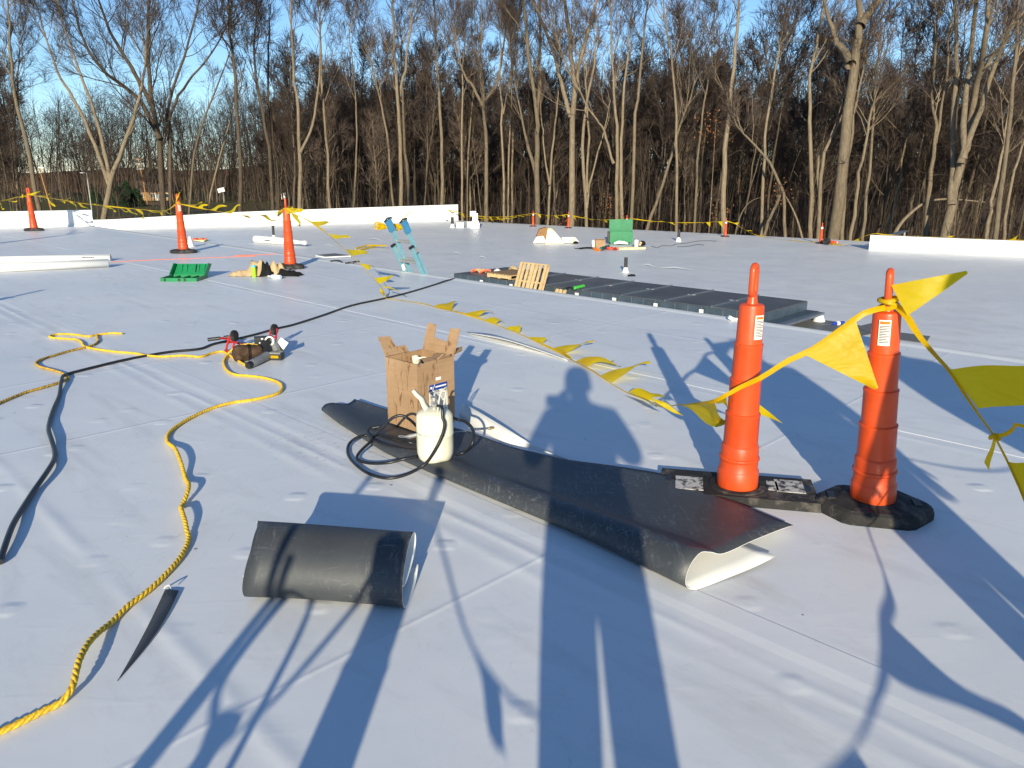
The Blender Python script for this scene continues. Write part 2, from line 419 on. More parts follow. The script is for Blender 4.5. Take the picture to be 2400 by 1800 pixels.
def grass():
    k = NT('winter_grass'); co = k.obj()
    c = k.ramp(k.noise(co, .35, 8, .7), [(.35,(.055,.065,.020)),(.5,(.095,.085,.035)),(.65,(.15,.105,.055))])
    k.set(**{'Base Color': c, 'Roughness': .95, 'Specular IOR Level': .1}); k.bump(k.noise(co, 8, 6), .8, .08); return k.m
M['grass'] = grass()
M['asphalt'] = mat('asphalt', (.055,.055,.056), .9, .2, .2, 3)
M['needles'] = mat('evergreen_needles', (.022,.045,.020), .8, .2, .4, 3)
M['brick'] = mat('tan_brick', (.34,.20,.095), .85, .2, .18, 3)
M['shingle'] = mat('dark_shingles', (.065,.048,.042), .9, .2, .25, 2)
M['dark_siding'] = mat('brown_siding', (.10,.06,.05), .8, .2, .2, 2)
M['white_paint'] = mat('white_trim_paint', (.75,.75,.73), .6, .3, .05)
M['glass'] = mat('dark_window_glass', (.03,.035,.04), .12, .6, .2)
M['pole_wood'] = mat('orange_brown_pole', (.40,.20,.075), .85, .2, .2, 2)
M['skin'] = mat('skin', (.45,.27,.19), .55, .4, .05)
# ------------------------------------------------------------ ground, roofs and parapets
def struct(o): return tag(o, kind='structure')
m = MB(); m.add([(-900,-500,GND),(900,-500,GND),(900,1600,GND),(-900,1600,GND)], [(0,1,2,3)])
struct(m.build('ground', M['litter'], smooth=0))
m = MB(); m.add([(-190,95,GND+.004),(-14,95,GND+.004),(-30,420,GND+.004),(-330,420,GND+.004)], [(0,1,2,3)])
struct(m.build('lawn', M['grass'], smooth=0))
m = MB(); a = at(60,486,GND); 
m.add([(-170,168,GND+.008),(-20,176,GND+.008),(-20,182,GND+.008),(-170,174,GND+.008)], [(0,1,2,3)])
struct(m.build('road', M['asphalt'], smooth=0))

rows = []; rnd = random.Random(3)
xs = [-420+14*i for i in range(60)]
hh = [6.0+3.0*math.sin(i*.31)+1.6*math.sin(i*.83+1)+rnd.uniform(-.6,.6) for i in range(60)]
m = MB(); m.grid([[(x,352,GND-.5) for x in xs], [(x,366,GND+h*1.0+4) for x, h in zip(xs,hh)], [(x,400,GND+h*1.25+5) for x, h in zip(xs,hh)], [(x,470,GND-.5) for x in xs]])
struct(m.build('hill', M['litter'], smooth=60))
EDGE = 7.35
PA = Vector((-12.2, 22.85, 0)); PD = Vector((-.9, -.436, 0))         # upper parapet end and its run to the left
def t_par(s):                                                         # t of the parapet line at a given s
    a = PA; d = PD; k = (s - a.dot(E2))/d.dot(E2); return (a+d*k).dot(E1)
S0 = -14.0; T1 = 22.0
m = MB(); poly = [st(EDGE,T1), PA, PA+PD*16, st(S0,-12), st(S0,T1)]
m.prism([(p.x,p.y) for p in poly], GND-.5, 0.0)
m2 = m.build('upper_roof', M['bldg'], smooth=0); struct(m2); UROOF = m2
seams = [S0, -10.2, -7.1, -4.0, -.87, 2.19, 4.85, EDGE]
for i in range(len(seams)-1):
    a, b = seams[i], seams[i+1]
    lap = .10 if i else 0
    ov = .10 if i < len(seams)-2 else 0
    prof = [(a,.0012),(a,.0030),(b-.06,.0030),(b-.01,.0058),(b+ov,.0058),(b+ov,.001)] if i != 5 else [(a,.0012),(a,.0030),(b-.02,.0030),(b,.0030),(b,.001)]
    if i == 6: prof = [(a-.1,.001),(a-.1,.0044),(a,.0044),(a+.05,.0030),(b,.0030),(b,.001)]
    rows = []
    for s_, z_ in prof:
        t0 = t_par(max(s_, 1.2)) + .0; rows.append([st(s_, t0, z_), st(s_, -11, z_), st(s_, -4, z_), st(s_, 3, z_), st(s_, T1, z_)])
    q = MB(); q.grid(rows); q.f = [tuple(reversed(f)) for f in q.f]
    q.build('membrane_sheet', M['roof'], UROOF, smooth=0)
q = MB(); prof = [(EDGE-.11,.0035),(EDGE-.055,.009),(EDGE-.004,.013),(EDGE+.03,.010),(EDGE+.035,-.12)]
rows = [[st(s_, t_, z_) for t_ in (-24.6,-20,-10,-2,6,T1)] for s_, z_ in prof]
q.grid(rows); q.f = [tuple(reversed(f)) for f in q.f]; q.build('edge_trim', M['edge'], UROOF, smooth=30)

# lower roof
LB = Vector((-4.31, 63.0, 0)); LR = Vector((19.9, 43.5, 0)); LL = Vector((-26.73, 52.77, 0))
dirL = (LL-LB).normalized(); dirR = (LR-LB).normalized()
far_left = LB+dirL*62; far_right = LB+dirR*74
poly = [st(EDGE-.02, T1+10), far_right, LB, far_left, PA+PD*30+Vector((0,1,0)), PA]
m = MB(); m.prism([(p.x,p.y) for p in poly], GND-.5, LOW)
LROOF = struct(m.build('lower_roof', M['bldg'], smooth=0))
def clip_t(s_):                                                       # t range of the lower roof at s
    out = []
    P2 = [p for p in poly]
    for i in range(len(P2)):
        a, b = P2[i], P2[(i+1)%len(P2)]; sa, sb = a.dot(E2), b.dot(E2)
        if (sa-s_)*(sb-s_) <= 0 and abs(sa-sb) > 1e-6:
            k = (s_-sa)/(sb-sa); out.append((a+(b-a)*k).dot(E1))
    return (min(out), max(out)) if len(out) >= 2 else None
smax = max(p.dot(E2) for p in poly)
s_ = EDGE+.02; k = 0
while s_ < smax-.3:
    b = min(s_+3.05, smax-.02); a0 = s_-(.1 if k else 0)
    rows = []
    for ss, zz in ((s_,.001),(s_,.003),(b-.1,.003),(b-.03,.0045),(b+.08,.0045),(b+.08,.001)):
        r = clip_t(min(max(ss, EDGE+.03), smax-.05))
        if r is None: break
        rows.append([st(ss, r[0], LOW+zz), st(ss, r[0]*.6+r[1]*.4, LOW+zz), st(ss, r[0]*.3+r[1]*.7, LOW+zz), st(ss, r[1], LOW+zz)])
    if len(rows) == 6:
        q = MB(); q.grid(rows); q.f = [tuple(reversed(f)) for f in q.f]; q.build('membrane_sheet', M['roof_low'], LROOF, smooth=0)
    s_ = b; k += 1

def wall(name, pts, zb, zt, th, matl, label, side=1):                 # pts along the inner foot, zt = list of top heights
    pts = [Vector((p.x,p.y,0)) for p in pts]
    root = thing(name, label, 'parapet', (pts[0].x, pts[0].y, zb))
    for i in range(len(pts)-1):
        a, b = pts[i], pts[i+1]; d = (b-a).normalized(); n = Vector((-d.y, d.x, 0))*side*th
        lo = [a, b, b+n, a+n]; e = Vector((0,0,1))
        if side < 0: lo = [a+n, b+n, b, a]
        hts = [zt[i], zt[i+1], zt[i+1], zt[i]]
        q = MB(); q.hexa([p+e*(zb-.02) for p in lo], [p+e*(zb+h) for p, h in zip(lo, hts)])
        q.build('wall_panel', matl, root, smooth=0)
        # membrane flashing lip over the top and a fillet at the foot
        q = MB(); up = [p+e*(zb+h+.003) for p, h in zip(lo, hts)]; c = sum(up, Vector())/4
        q.hexa([p+(p-c)*.002+e*.0 for p in up], [p+(p-c)*.002+e*.022 for p in up]); q.build('cap_strip', M['edge'], root, smooth=0)
        nl = max(1, int((b-a).length/3.05))
        for kk in range(nl):
            p_ = a.lerp(b, (kk+.5)/nl); hz_ = zt[i]+(zt[i+1]-zt[i])*(kk+.5)/nl; w2 = d*.045; pr = n.normalized()*-.0035
            q = MB(); q.hexa([p_-w2+pr+e*(zb+.08), p_+w2+pr+e*(zb+.08), p_+w2+e*(zb+.08), p_-w2+e*(zb+.08)], [p_-w2+pr+e*(zb+hz_-.01), p_+w2+pr+e*(zb+hz_-.01), p_+w2+e*(zb+hz_-.01), p_-w2+e*(zb+hz_-.01)]); q.build('lap_strip', M['white_sheet'], root, smooth=0)
        foot = n.normalized()*-.05
        q = MB(); q.add([a+e*(zb+.006), b+e*(zb+.006), b+e*(zb+.075), a+e*(zb+.075), a+foot+e*(zb+.007), b+foot+e*(zb+.007)],
                        [(4,5,2,3) if side > 0 else (3,2,5,4)]); q.build('cove_strip', M['white_wall'], root, smooth=0)
    return root
wall('roof_parapet', [PA, PA+PD*3.2, PA+PD*6.4, PA+PD*16], 0, [.43,.43,.43,.43], .28, M['white_wall'], 'low white membrane parapet behind the leftmost orange delineator', side=-1)
wp = [LB+dirL*48, LB+dirL*24.7, LB+dirL*16.8, LB+dirL*9.4, LB]
wall('roof_parapet', wp, LOW, [.55,.65,.97,1.10,1.23], .35, M['white_wall'], 'long white parapet along the far left side of the lower roof', side=1)
RA = at(2036, 586, LOW); RB = at(2400, 602, LOW); rd = (RB-RA).normalized()
wall('roof_parapet', [RA, RA+rd*7, RA+rd*14, RA+rd*26], LOW, [.70,.67,.64,.62], .35, M['white_wall'], 'low white parapet at the far right of the lower roof', side=1)
# ------------------------------------------------------------ bare trees
def np_tubes(P, Rr, n):
    """P (M,K,3) polylines, Rr (M,K) radii -> verts, quads"""
    Mn, K, _ = P.shape
    if Mn == 0: return np.zeros((0,3)), np.zeros((0,4), int)
    T = np.empty_like(P); T[:,1:-1] = P[:,2:]-P[:,:-2]; T[:,0] = P[:,1]-P[:,0]; T[:,-1] = P[:,-1]-P[:,-2]
    T /= np.linalg.norm(T, axis=2, keepdims=True)+1e-9
    d = P[:,-1]-P[:,0]; d /= np.linalg.norm(d, axis=1, keepdims=True)+1e-9
    ref = np.where(np.abs(d[:,2:3]) > .8, np.array([[1.,0,0]]), np.array([[0,0,1.]]))
    U = np.cross(np.repeat(ref[:,None,:], K, 1), T); U /= np.linalg.norm(U, axis=2, keepdims=True)+1e-9
    V = np.cross(T, U)
    a = 2*np.pi*np.arange(n)/n
    ring = P[:,:,None,:] + Rr[:,:,None,None]*(U[:,:,None,:]*np.cos(a)[None,None,:,None]+V[:,:,None,:]*np.sin(a)[None,None,:,None])
    vs = ring.reshape(-1,3)
    idx = np.arange(Mn*K*n).reshape(Mn,K,n)
    q = np.stack([idx[:,:-1,:], np.roll(idx,-1,2)[:,:-1,:], np.roll(idx,-1,2)[:,1:,:], idx[:,1:,:]], axis=-1).reshape(-1,4)
    return vs, q
def np_mesh(name, parts, materials, smooth=True):
    vs = []; fs = []; mi = []; b = 0
    for (v, q, k) in parts:
        vs.append(v); fs.append(q+b); mi.append(np.full(len(q), k)); b += len(v)
    v = np.concatenate(vs); f = np.concatenate(fs); mi = np.concatenate(mi)
    me = bpy.data.meshes.new(name)
    me.vertices.add(len(v)); me.vertices.foreach_set('co', v.astype(np.float32).ravel())
    me.loops.add(f.size); me.loops.foreach_set('vertex_index', f.ravel().astype(np.int32))
    me.polygons.add(len(f)); me.polygons.foreach_set('loop_start', (np.arange(len(f))*f.shape[1]).astype(np.int32))
    for m_ in materials: me.materials.append(m_)
    me.polygons.foreach_set('material_index', mi.astype(np.int32))
    if smooth: me.polygons.foreach_set('use_smooth', np.ones(len(f), bool))
    me.update(calc_edges=True); return me
def grow(rng, P, Rr, per, f0, f1, L, ang, K, trop, wig, rscale, rmin, rend=.35, lvar=.35, fall=.45):
    """children of the polylines P: `per` each"""
    Mn, KP, _ = P.shape
    f = rng.uniform(f0, f1, (Mn, per)); f = np.sort(f, axis=1)
    x = f*(KP-1); i = np.minimum(x.astype(int), KP-2); fr = (x-i)[...,None]
    rows = np.arange(Mn)[:,None]
    base = P[rows,i]*(1-fr)+P[rows,i+1]*fr
    tan = P[rows,i+1]-P[rows,i]; tan /= np.linalg.norm(tan, axis=2, keepdims=True)+1e-9
    rad = Rr[rows,i]*(1-fr[...,0])+Rr[rows,i+1]*fr[...,0]
    base = base.reshape(-1,3); tan = tan.reshape(-1,3); rad = rad.reshape(-1); ff = f.reshape(-1)
    n = len(base)
    rv = rng.normal(size=(n,3)); rv -= tan*(rv*tan).sum(1,keepdims=True); rv /= np.linalg.norm(rv,axis=1,keepdims=True)+1e-9
    an = np.radians(rng.uniform(ang[0], ang[1], n))[:,None]
    d = tan*np.cos(an)+rv*np.sin(an)
    Lc = L*(1-fall*(ff-f0)/max(1e-6,(f1-f0)))*rng.uniform(1-lvar,1+lvar,n)
    out = np.empty((n,K,3)); out[:,0] = base; p = base.copy()
    for k in range(1,K):
        d = d + rng.normal(size=(n,3))*wig + np.array([0,0,trop])
        d /= np.linalg.norm(d,axis=1,keepdims=True)
        p = p + d*(Lc/(K-1))[:,None]; out[:,k] = p
    r0 = np.maximum(rad*rscale, rmin)
    rr = r0[:,None]*np.linspace(1, rend, K)[None,:]
    return out, np.maximum(rr, rmin*.6)
def make_tree(seed, stems, crown_f=.35, limbs=10, sub=(6,5,4), spread=1.0, limb_len=5.0, dark=False, low_twigs=0, tw=1.0):
    """stems: list of (points, radii) in local coordinates -> trunk mesh, crown mesh"""
    rng = np.random.default_rng(seed)
    tr = []; Ps = []; Rs = []
    for pts, rad in stems:
        p = np.array([tuple(v) for v in spline([Vector(q) for q in pts], 4)]); r = np.interp(np.linspace(0,1,len(p)), np.linspace(0,1,len(rad)), rad)
        p[1:-1] += rng.normal(size=(len(p)-2,3))*.05
        K = 22; x = np.linspace(0,len(p)-1,K); pp = np.stack([np.interp(x, np.arange(len(p)), p[:,c]) for c in range(3)],1); rr = np.interp(x, np.arange(len(p)), r)
        rr[0] *= 1.25
        v, q = np_tubes(pp[None], rr[None], 9); tr.append((v,q,0)); Ps.append(pp); Rs.append(rr)
    P0 = np.stack(Ps); R0 = np.stack(Rs)
    cr = []
    P1, R1 = grow(rng, P0, R0, limbs, crown_f, .97, limb_len, (22*spread,48*spread), 8, .11, .13, .42, .030, .22)
    v, q = np_tubes(P1, R1, 5); cr.append((v,q,0))
    if low_twigs:
        Pl, Rl = grow(rng, P0, R0, low_twigs, .08, crown_f, 1.8, (45,85), 5, .03, .22, .1, .012, .4); v, q = np_tubes(Pl, Rl, 3); cr.append((v,q,1))
        Pm, Rm = grow(rng, Pl, Rl, 4, .3, 1, .7, (30,60), 2, .0, .2, .6, .010); v, q = np_tubes(Pm, Rm, 3); cr.append((v,q,1))
    P2, R2 = grow(rng, P1, R1, sub[0], .15, 1.0, limb_len*.42, (20,44), 6, .10, .13, .55, .021*tw, .3); v, q = np_tubes(P2, R2, 4); cr.append((v,q,0))
    P3, R3 = grow(rng, P2, R2, sub[1], .12, 1.0, limb_len*.23, (18,44), 4, .10, .15, .6, .0155*tw, .45); v, q = np_tubes(P3, R3, 3); cr.append((v,q,1))
    P4, R4 = grow(rng, P3, R3, sub[2], .15, 1.0, limb_len*.16, (14,40), 2, .08, .16, .7, .0135*tw, .5); v, q = np_tubes(P4, R4, 3); cr.append((v,q,1))
    b = M['bark_dark_shade'] if dark else M['bark']; t_ = M['twig_dark_shade'] if dark else M['twig']
    return np_mesh('trunk', tr, [b]), np_mesh('crown', cr, [b, t_])
def place_tree(meshes, loc, label, group=None, rotz=0, sc=1.0, name='bare_tree'):
    root = thing(name, label, 'tree', loc, rotz, group); root.scale = (sc,sc,sc)
    for me, nm in zip(meshes, ('trunk','crown')):
        o = bpy.data.objects.new(nm, me); C.objects.link(o); o.parent = root
    return root
def edge_y(px):                             # depth of the roof's far edge seen at a pixel column
    xs = [0,271,560,800,1074,1400,1823,2035,2400]; ys = [50,52.8,55,58.7,63,54,46.2,43.5,38]
    return float(np.interp(px, xs, ys))
# the trees that can be told apart: Z(...) gives pixels of one zoomed quarter
def Z(q, pts): return [(q*800+x/2.765, y/2.765) for x, y in pts]
BIG = [
 # quarter, base width px, list of stems (zoom pixels), crown start, limbs, limb length, dist beyond edge, label, dark
 (0,13,[[(250,1370),(190,1000),(110,700),(70,420),(60,150)]],.42,13,4.6,13,'leaning bare tree at the left edge behind the leftmost delineator',0),
 (0,8,[[(115,1370),(95,900),(100,700),(120,420)]],.5,8,3.6,17,'thin straight trunk left of the leftmost orange delineator',0),
 (0,16,[[(680,1400),(720,1180),(800,950),(885,700),(930,480)],[(712,1160),(640,830),(580,640),(500,420),(420,180)],[(705,1195),(600,900),(480,640),(380,480),(300,250)]],.42,9,4.4,12,'tree with one trunk leaning right and two stems leaning left',0),
 (0,17,[[(1062,1390),(1035,900),(985,680),(965,400),(955,0)],[(1035,900),(900,640),(700,480),(560,300),(480,60)],[(985,680),(840,420),(720,220),(640,0)]],.22,12,6.0,13,'big spreading double tree left of the second delineator',1),
 (0,11,[[(1104,1390),(1102,850),(1082,750),(1140,520),(1230,250),(1290,0)],[(1090,780),(1190,560),(1330,400),(1450,210)]],.40,11,5.2,13.6,'dark stem standing close against the big spreading tree',1),
 (0,7,[[(1225,1390),(1260,1000),(1330,750),(1440,480),(1500,300)]],.4,8,3.4,16,'slim right-leaning tree just right of the second delineator',0),
 (0,6,[[(1340,1380),(1400,1100),(1500,760),(1560,560)]],.45,7,3.0,19,'slender sapling leaning right in the gap of the wood',0),
 (0,12,[[(1560,1330),(1550,900),(1520,500),(1495,250),(1480,0)]],.46,14,5.2,13,'dark straight tree between the second and third delineator',1),
 (0,10,[[(1775,1340),(1740,950),(1690,650),(1650,400),(1660,120)]],.45,11,4.2,14,'dark leaning tree left above the white trailer',1),
 (0,9,[[(1800,1345),(1765,900),(1740,600),(1750,200)]],.5,9,4.0,19,'second dark trunk leaning beside the white trailer',1),
 (0,12,[[(1940,1340),(1942,990),(1930,700),(1900,450),(1890,80)],[(1944,990),(2030,800),(2065,500),(2075,200)]],.40,9,4.2,12,'forked tree above the third delineator',0),
 (0,9,[[(2140,1350),(2120,1000),(2090,600),(2070,150)]],.42,11,4.2,13,'straight pale trunk right of the forked tree',0),
 (1,6,[[(80,1330),(100,1000),(90,600),(60,300)]],.45,9,3.6,14,'thin stem behind the middle of the long parapet',0),
 (1,7,[[(340,1330),(290,850),(240,600),(180,350)]],.45,10,4.0,15,'left-leaning trunk beside the blue ladder line',0),
 (1,12,[[(390,1330),(380,900),(368,600),(340,250),(330,0)],[(372,640),(420,400),(450,150)]],.45,12,5.0,12,'pale trunk with a tall fan of branches above the blue ladder',0),
 (1,10,[[(455,1330),(415,980),(400,700),(390,380)]],.5,8,4.0,16,'trunk leaning left against the fan-shaped tree',0),
 (1,10,[[(655,1320),(648,900),(630,600),(615,300),(600,0)]],.48,13,4.8,12,'wavy pale trunk near the right end of the long parapet',0),
 (1,7,[[(785,1420),(780,800),(790,450)]],.45,9,3.6,12,'slim trunk just past the end of the long parapet',0),
 (1,6,[[(815,1420),(822,1000),(850,700),(870,400)]],.5,7,3.4,15,'thin stem left of the tall limbed trunk',0),
 (1,13,[[(940,1430),(935,900),(915,600),(905,300),(905,-150)],[(918,690),(850,560),(790,460),(765,380)],[(930,650),(1000,560),(1030,430),(1060,230)]],.50,9,4.6,10,'tall trunk with two raised side limbs above the roof turret',0),
 (1,7,[[(1055,1440),(1045,800),(1035,500),(1030,250)],[(1046,740),(1100,480),(1130,300)]],.5,8,3.6,12,'slim forked trunk right of the tall limbed tree',0),
 (1,6,[[(1082,1440),(1090,900),(1110,500)]],.5,8,3.4,14,'middle one of three thin stems left of the far flag post',0),
 (1,7,[[(1105,1440),(1112,900),(1100,400)]],.5,8,3.6,16,'right one of three thin stems left of the far flag post',0),
 (1,16,[[(1272,1450),(1265,950),(1268,740),(1215,350),(1175,-50)],[(1268,745),(1290,400),(1285,50)],[(1265,1150),(1210,950),(1180,830)]],.50,9,4.4,10,'thick forked trunk behind the first far flag post',0),
 (1,7,[[(1335,1460),(1365,1000),(1400,700),(1420,450)],[(1350,1200),(1310,950),(1300,750)]],.5,7,3.2,11,'grey crooked sapling between the two thick trunks',0),
 (1,19,[[(1490,1460),(1495,900),(1510,580),(1480,260),(1440,-60)],[(1508,600),(1560,330),(1640,60)],[(1490,760),(1420,520),(1340,230),(1250,20)]],.48,10,5.2,9,'thickest tree of the middle wood, many-stemmed high up',0),
 (1,10,[[(1590,1460),(1565,950),(1595,650),(1640,420),(1660,200)],[(1590,1350),(1620,1150),(1690,910)],[(1595,1250),(1598,800),(1590,600)]],.5,7,3.6,10,'slim tree splitting low into three stems',0),
 (1,11,[[(1780,1410),(1792,900),(1765,650),(1750,300)],[(1765,1060),(1700,850),(1620,740)]],.48,10,4.2,10,'left one of the paired trunks behind the green box',0),
 (1,10,[[(1812,1400),(1815,900),(1830,600),(1870,250)]],.5,10,4.0,11,'right one of the paired trunks behind the green box',0),
 (1,10,[[(1880,1400),(1900,850),(1925,560),(1965,220),(1990,-60)]],.5,11,4.4,9,'pale trunk right of the green box leaning slightly right',0),
 (1,10,[[(1980,1490),(2060,1250),(2120,1080),(2200,800),(2290,560)]],.5,8,4.0,9,'pale trunk leaning strongly right past the green box',0),
 (1,9,[[(2170,1500),(2175,900),(2150,500),(2100,120)]],.48,11,4.4,9,'upright trunk right of the strongly leaning one',0),
 (2,8,[[(75,1500),(95,1050),(135,700),(180,420)]],.48,9,3.8,9,'slim trunk left of the straight pole-like tree',0),
 (2,16,[[(258,1510),(270,1100),(300,700),(340,320),(362,0)]],.62,8,4.2,7.5,'tall clean pole-like trunk behind the far right flag post',0),
 (2,10,[[(510,1520),(532,1000),(560,650),(640,250)]],.45,12,4.6,9,'trunk behind the sagging end of the far flag line',0),
 (2,9,[[(525,1530),(575,1390),(632,1262)]],.9,2,.8,7,'broken snag leaning right in front of the wood',0),
 (2,10,[[(660,1540),(650,1250),(560,1050),(420,890),(360,820)]],.5,7,2.6,8,'crooked trunk bending over to the left',0),
 (2,13,[[(830,1540),(832,900),(820,550),(880,200)]],.45,11,4.4,8,'straight trunk left of the upright far right delineator',0),
 (2,12,[[(878,1545),(905,1050),(960,900),(1010,800)],[(885,1300),(880,1050),(935,940)]],.6,8,3.2,7.5,'smooth grey trunk right behind the far right delineator',0),
 (2,34,[[(975,1550),(1055,900),(1110,420),(1150,160),(1140,-40)],[(1150,170),(1220,60),(1320,-60)],[(1090,420),(1030,320),(985,230)]],.72,8,5.0,6.5,'thickest pale trunk of the wood right of the fallen delineator',0),
 (2,12,[[(1035,1555),(1050,1200),(1090,900),(1150,560)]],.5,10,4.2,8.5,'thinner trunk tucked behind the thickest one',0),
 (2,11,[[(1080,1560),(1130,1200),(1190,900),(1240,620)]],.5,10,3.8,8,'right-leaning trunk left of the far right parapet',0),
 (2,10,[[(1165,1555),(1195,1250),(1235,800),(1260,450)]],.5,10,3.8,9,'trunk at the left end of the far right parapet',0),
 (2,9,[[(1330,1510),(1385,1250),(1430,1000),(1470,700)]],.5,9,3.8,14,'thin leaning trunk in the dark above the far right parapet',0),
 (2,14,[[(1565,1550),(1600,1200),(1635,920),(1620,600),(1640,250)],[(1635,930),(1690,660),(1720,350)]],.5,10,4.2,9,'forked trunk above the middle of the far right parapet',0),
 (2,27,[[(1690,1560),(1770,1200),(1815,1030),(1900,600),(1960,250),(2000,-80)],[(1800,1060),(1880,850),(1990,500),(2140,130)],[(1740,1330),(1755,1000),(1765,600),(1770,200),(1760,-80)],[(1815,1030),(1830,700),(1890,250),(1900,-60)]],.5,8,4.6,7,'thick many-stemmed pale tree on the right',0),
 (2,12,[[(1965,1570),(2010,1300),(2060,1050),(2110,760)]],.5,9,3.8,9,'leaning trunk right of the many-stemmed tree',0),
 (2,15,[[(2020,1570),(2090,1000),(2150,500),(2185,-50)]],.48,11,4.6,7.5,'tall straight trunk near the right edge of the picture',0),
 (2,10,[[(2075,1570),(2120,1250),(2190,1000),(2300,700)]],.5,9,3.8,10,'rightmost leaning trunk of the wood',0),
]
random.seed(7)
for i, (q, wpx, stems, cf, limbs, ll, dd, lab, dark) in enumerate(BIG):
    base = Z(q, [stems[0][0]])[0]
    Y = edge_y(base[0])+dd
    r0 = wpx*Y/FPX/2*.9
    out = []; root = None
    rnd = random.Random(100+i)
    for k, sp in enumerate(stems):
        pp = Z(q, sp); pts = []; dy = 0
        for j, (x, y) in enumerate(pp):
            yy = Y + (dy if k else 0) + (rnd.uniform(-.5,.5)*j if j else 0) + (k*.35*j if k else 0)
            pts.append(atY(x, y, yy))
        rs = r0 if k == 0 else r0*(.62 if wpx > 9 else .7)
        if k == 0:
            d = (pts[1]-pts[0]).normalized(); g = pts[0]-d*((pts[0].z-GND+.2)/d.z); pts.insert(0, g)
            root = Vector((g.x, g.y, GND))
        snag = cf > .85
        if pts[-1].z < 16 and not snag:                     # carry the stem on above the frame
            d = (pts[-1]-pts[-2]).normalized(); d = (d+Vector((0,0,.35))).normalized()
            ext = min(8.0, max(2.5, (15.5-pts[-1].z)*.8))
            pts.append(pts[-1]+d*ext*.5); pts.append(pts[-1]+(d+Vector((0,0,.2))).normalized()*ext*.5)
        n = len(pts); rad = [rs*(1-.93*(j/(n-1))**1.1) for j in range(n)]
        if snag: rad = [rs, rs*.95, rs*.85, rs*.7][:n]
        else: rad[-1] = max(.02, rad[-1])
        out.append(([p-root for p in pts], rad))
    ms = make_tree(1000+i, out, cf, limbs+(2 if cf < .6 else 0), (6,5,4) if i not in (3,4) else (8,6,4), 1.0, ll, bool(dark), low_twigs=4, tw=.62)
    place_tree(ms, root, lab, 'bare trees along the edge of the wood')
# a dozen tree kinds for the depth of the wood
PROTO = []
for i in range(11):
    rnd = random.Random(40+i); H = rnd.uniform(19, 25); lean = rnd.uniform(-.10,.10); r0 = rnd.uniform(.10,.20)
    pts = [Vector((0,0,-.2))]; x = y = 0
    for j in range(1,7):
        x += lean*H/6+rnd.uniform(-.22,.22); y += rnd.uniform(-.22,.22); pts.append(Vector((x,y,H*j/6)))
    stems = [(pts, [r0*(1-.9*(j/6)) for j in range(7)])]
    if i % 3 == 0:
        s2 = [pts[2]]; x, y = pts[2].x, pts[2].y; sg = rnd.choice((-1,1))
        for j in range(1,5):
            x += sg*rnd.uniform(.3,.8); y += rnd.uniform(-.3,.5); s2.append(Vector((x,y,pts[2].z+(H*.9-pts[2].z)*j/4)))
        stems.append((s2, [r0*.55*(1-.85*(j/4)) for j in range(5)]))
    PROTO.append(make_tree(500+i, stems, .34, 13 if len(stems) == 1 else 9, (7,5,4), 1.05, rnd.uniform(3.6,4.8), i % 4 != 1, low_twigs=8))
rnd = random.Random(5)
n = 0; tries = 0; taken = []
while n < 285 and tries < 6000:
    tries += 1
    px = rnd.uniform(-120, 2520); e = edge_y(min(2400,max(0,px)))
    gap = 40 < px < 620
    if gap and rnd.random() > .09: continue
    Y = e + 14 + (rnd.random()**1.25)*62
    if gap: Y = e + 40 + rnd.random()*70
    x = (px-1200)/FPX*Y*.97
    if any((x-a)**2+(Y-b)**2 < 2.4 for a, b in taken): continue
    taken.append((x,Y)); n += 1
    sc = rnd.uniform(.70,.97) if not gap else rnd.uniform(.5,.72)
    if px > 620 and px < 800: sc *= .93
    lab = ('thin bare tree of the open wood beyond the houses gap at left' if gap else 'bare slim tree standing deep in the leafless wood')
    place_tree(PROTO[rnd.randrange(11)], (x,Y,GND), lab, 'bare trees in the open gap' if gap else 'bare trees deep in the wood', rnd.uniform(0,6.28), sc)
# far tree line closing the gap on the left: a wood read as one mass
rng = np.random.default_rng(77)
def thicket(name, label, n, xr, yr, hr, per, matl, r, seed, kids=(6,4), kl=.30):
    rng = np.random.default_rng(seed)
    x = rng.uniform(*xr, n); 
    y = rng.uniform(*yr, n) if not callable(yr) else yr(x, rng)
    h = rng.uniform(*hr, n)
    P = np.empty((n,6,3)); d = np.stack([rng.normal(size=n)*.09, rng.normal(size=n)*.09, np.ones(n)],1)
    p = np.stack([x,y,np.full(n,GND-.1)],1); P[:,0] = p
    for k in range(1,6):
        d = d+np.stack([rng.normal(size=n)*.05, rng.normal(size=n)*.05, np.zeros(n)],1); p = p+d*(h/5)[:,None]; P[:,k] = p
    rr = (r*rng.uniform(.5,1.3,n)*(h/hr[1]))[:,None]*np.linspace(1,.2,6)[None]
    parts = [(*np_tubes(P, rr, 4), 0)]
    P1, R1 = grow(rng, P, rr, kids[0], per, .98, hr[1]*kl, (25,55), 3, .1, .15, .45, r*.16, .4); parts.append((*np_tubes(P1,R1,3),1))
    if kids[1]:
        P2, R2 = grow(rng, P1, R1, kids[1], .2, 1, hr[1]*kl*.45, (25,55), 2, .08, .15, .6, r*.13, .5); parts.append((*np_tubes(P2,R2,3),1))
    me = np_mesh(name, parts, [M['bark_dark_shade'] if matl else M['bark'], M['twig_dark_shade'] if matl else M['twig']])
    o = bpy.data.objects.new(name, me); C.objects.link(o); return tag(o, label, 'wood', kind='stuff')
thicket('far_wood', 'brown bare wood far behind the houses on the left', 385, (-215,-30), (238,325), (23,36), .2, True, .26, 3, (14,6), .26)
thicket('far_wood', 'dark bare wood closing off the depth behind the trunks', 490, (-34,90), (112,146), (16,25), .15, True, .22, 4, (14,5), .26)
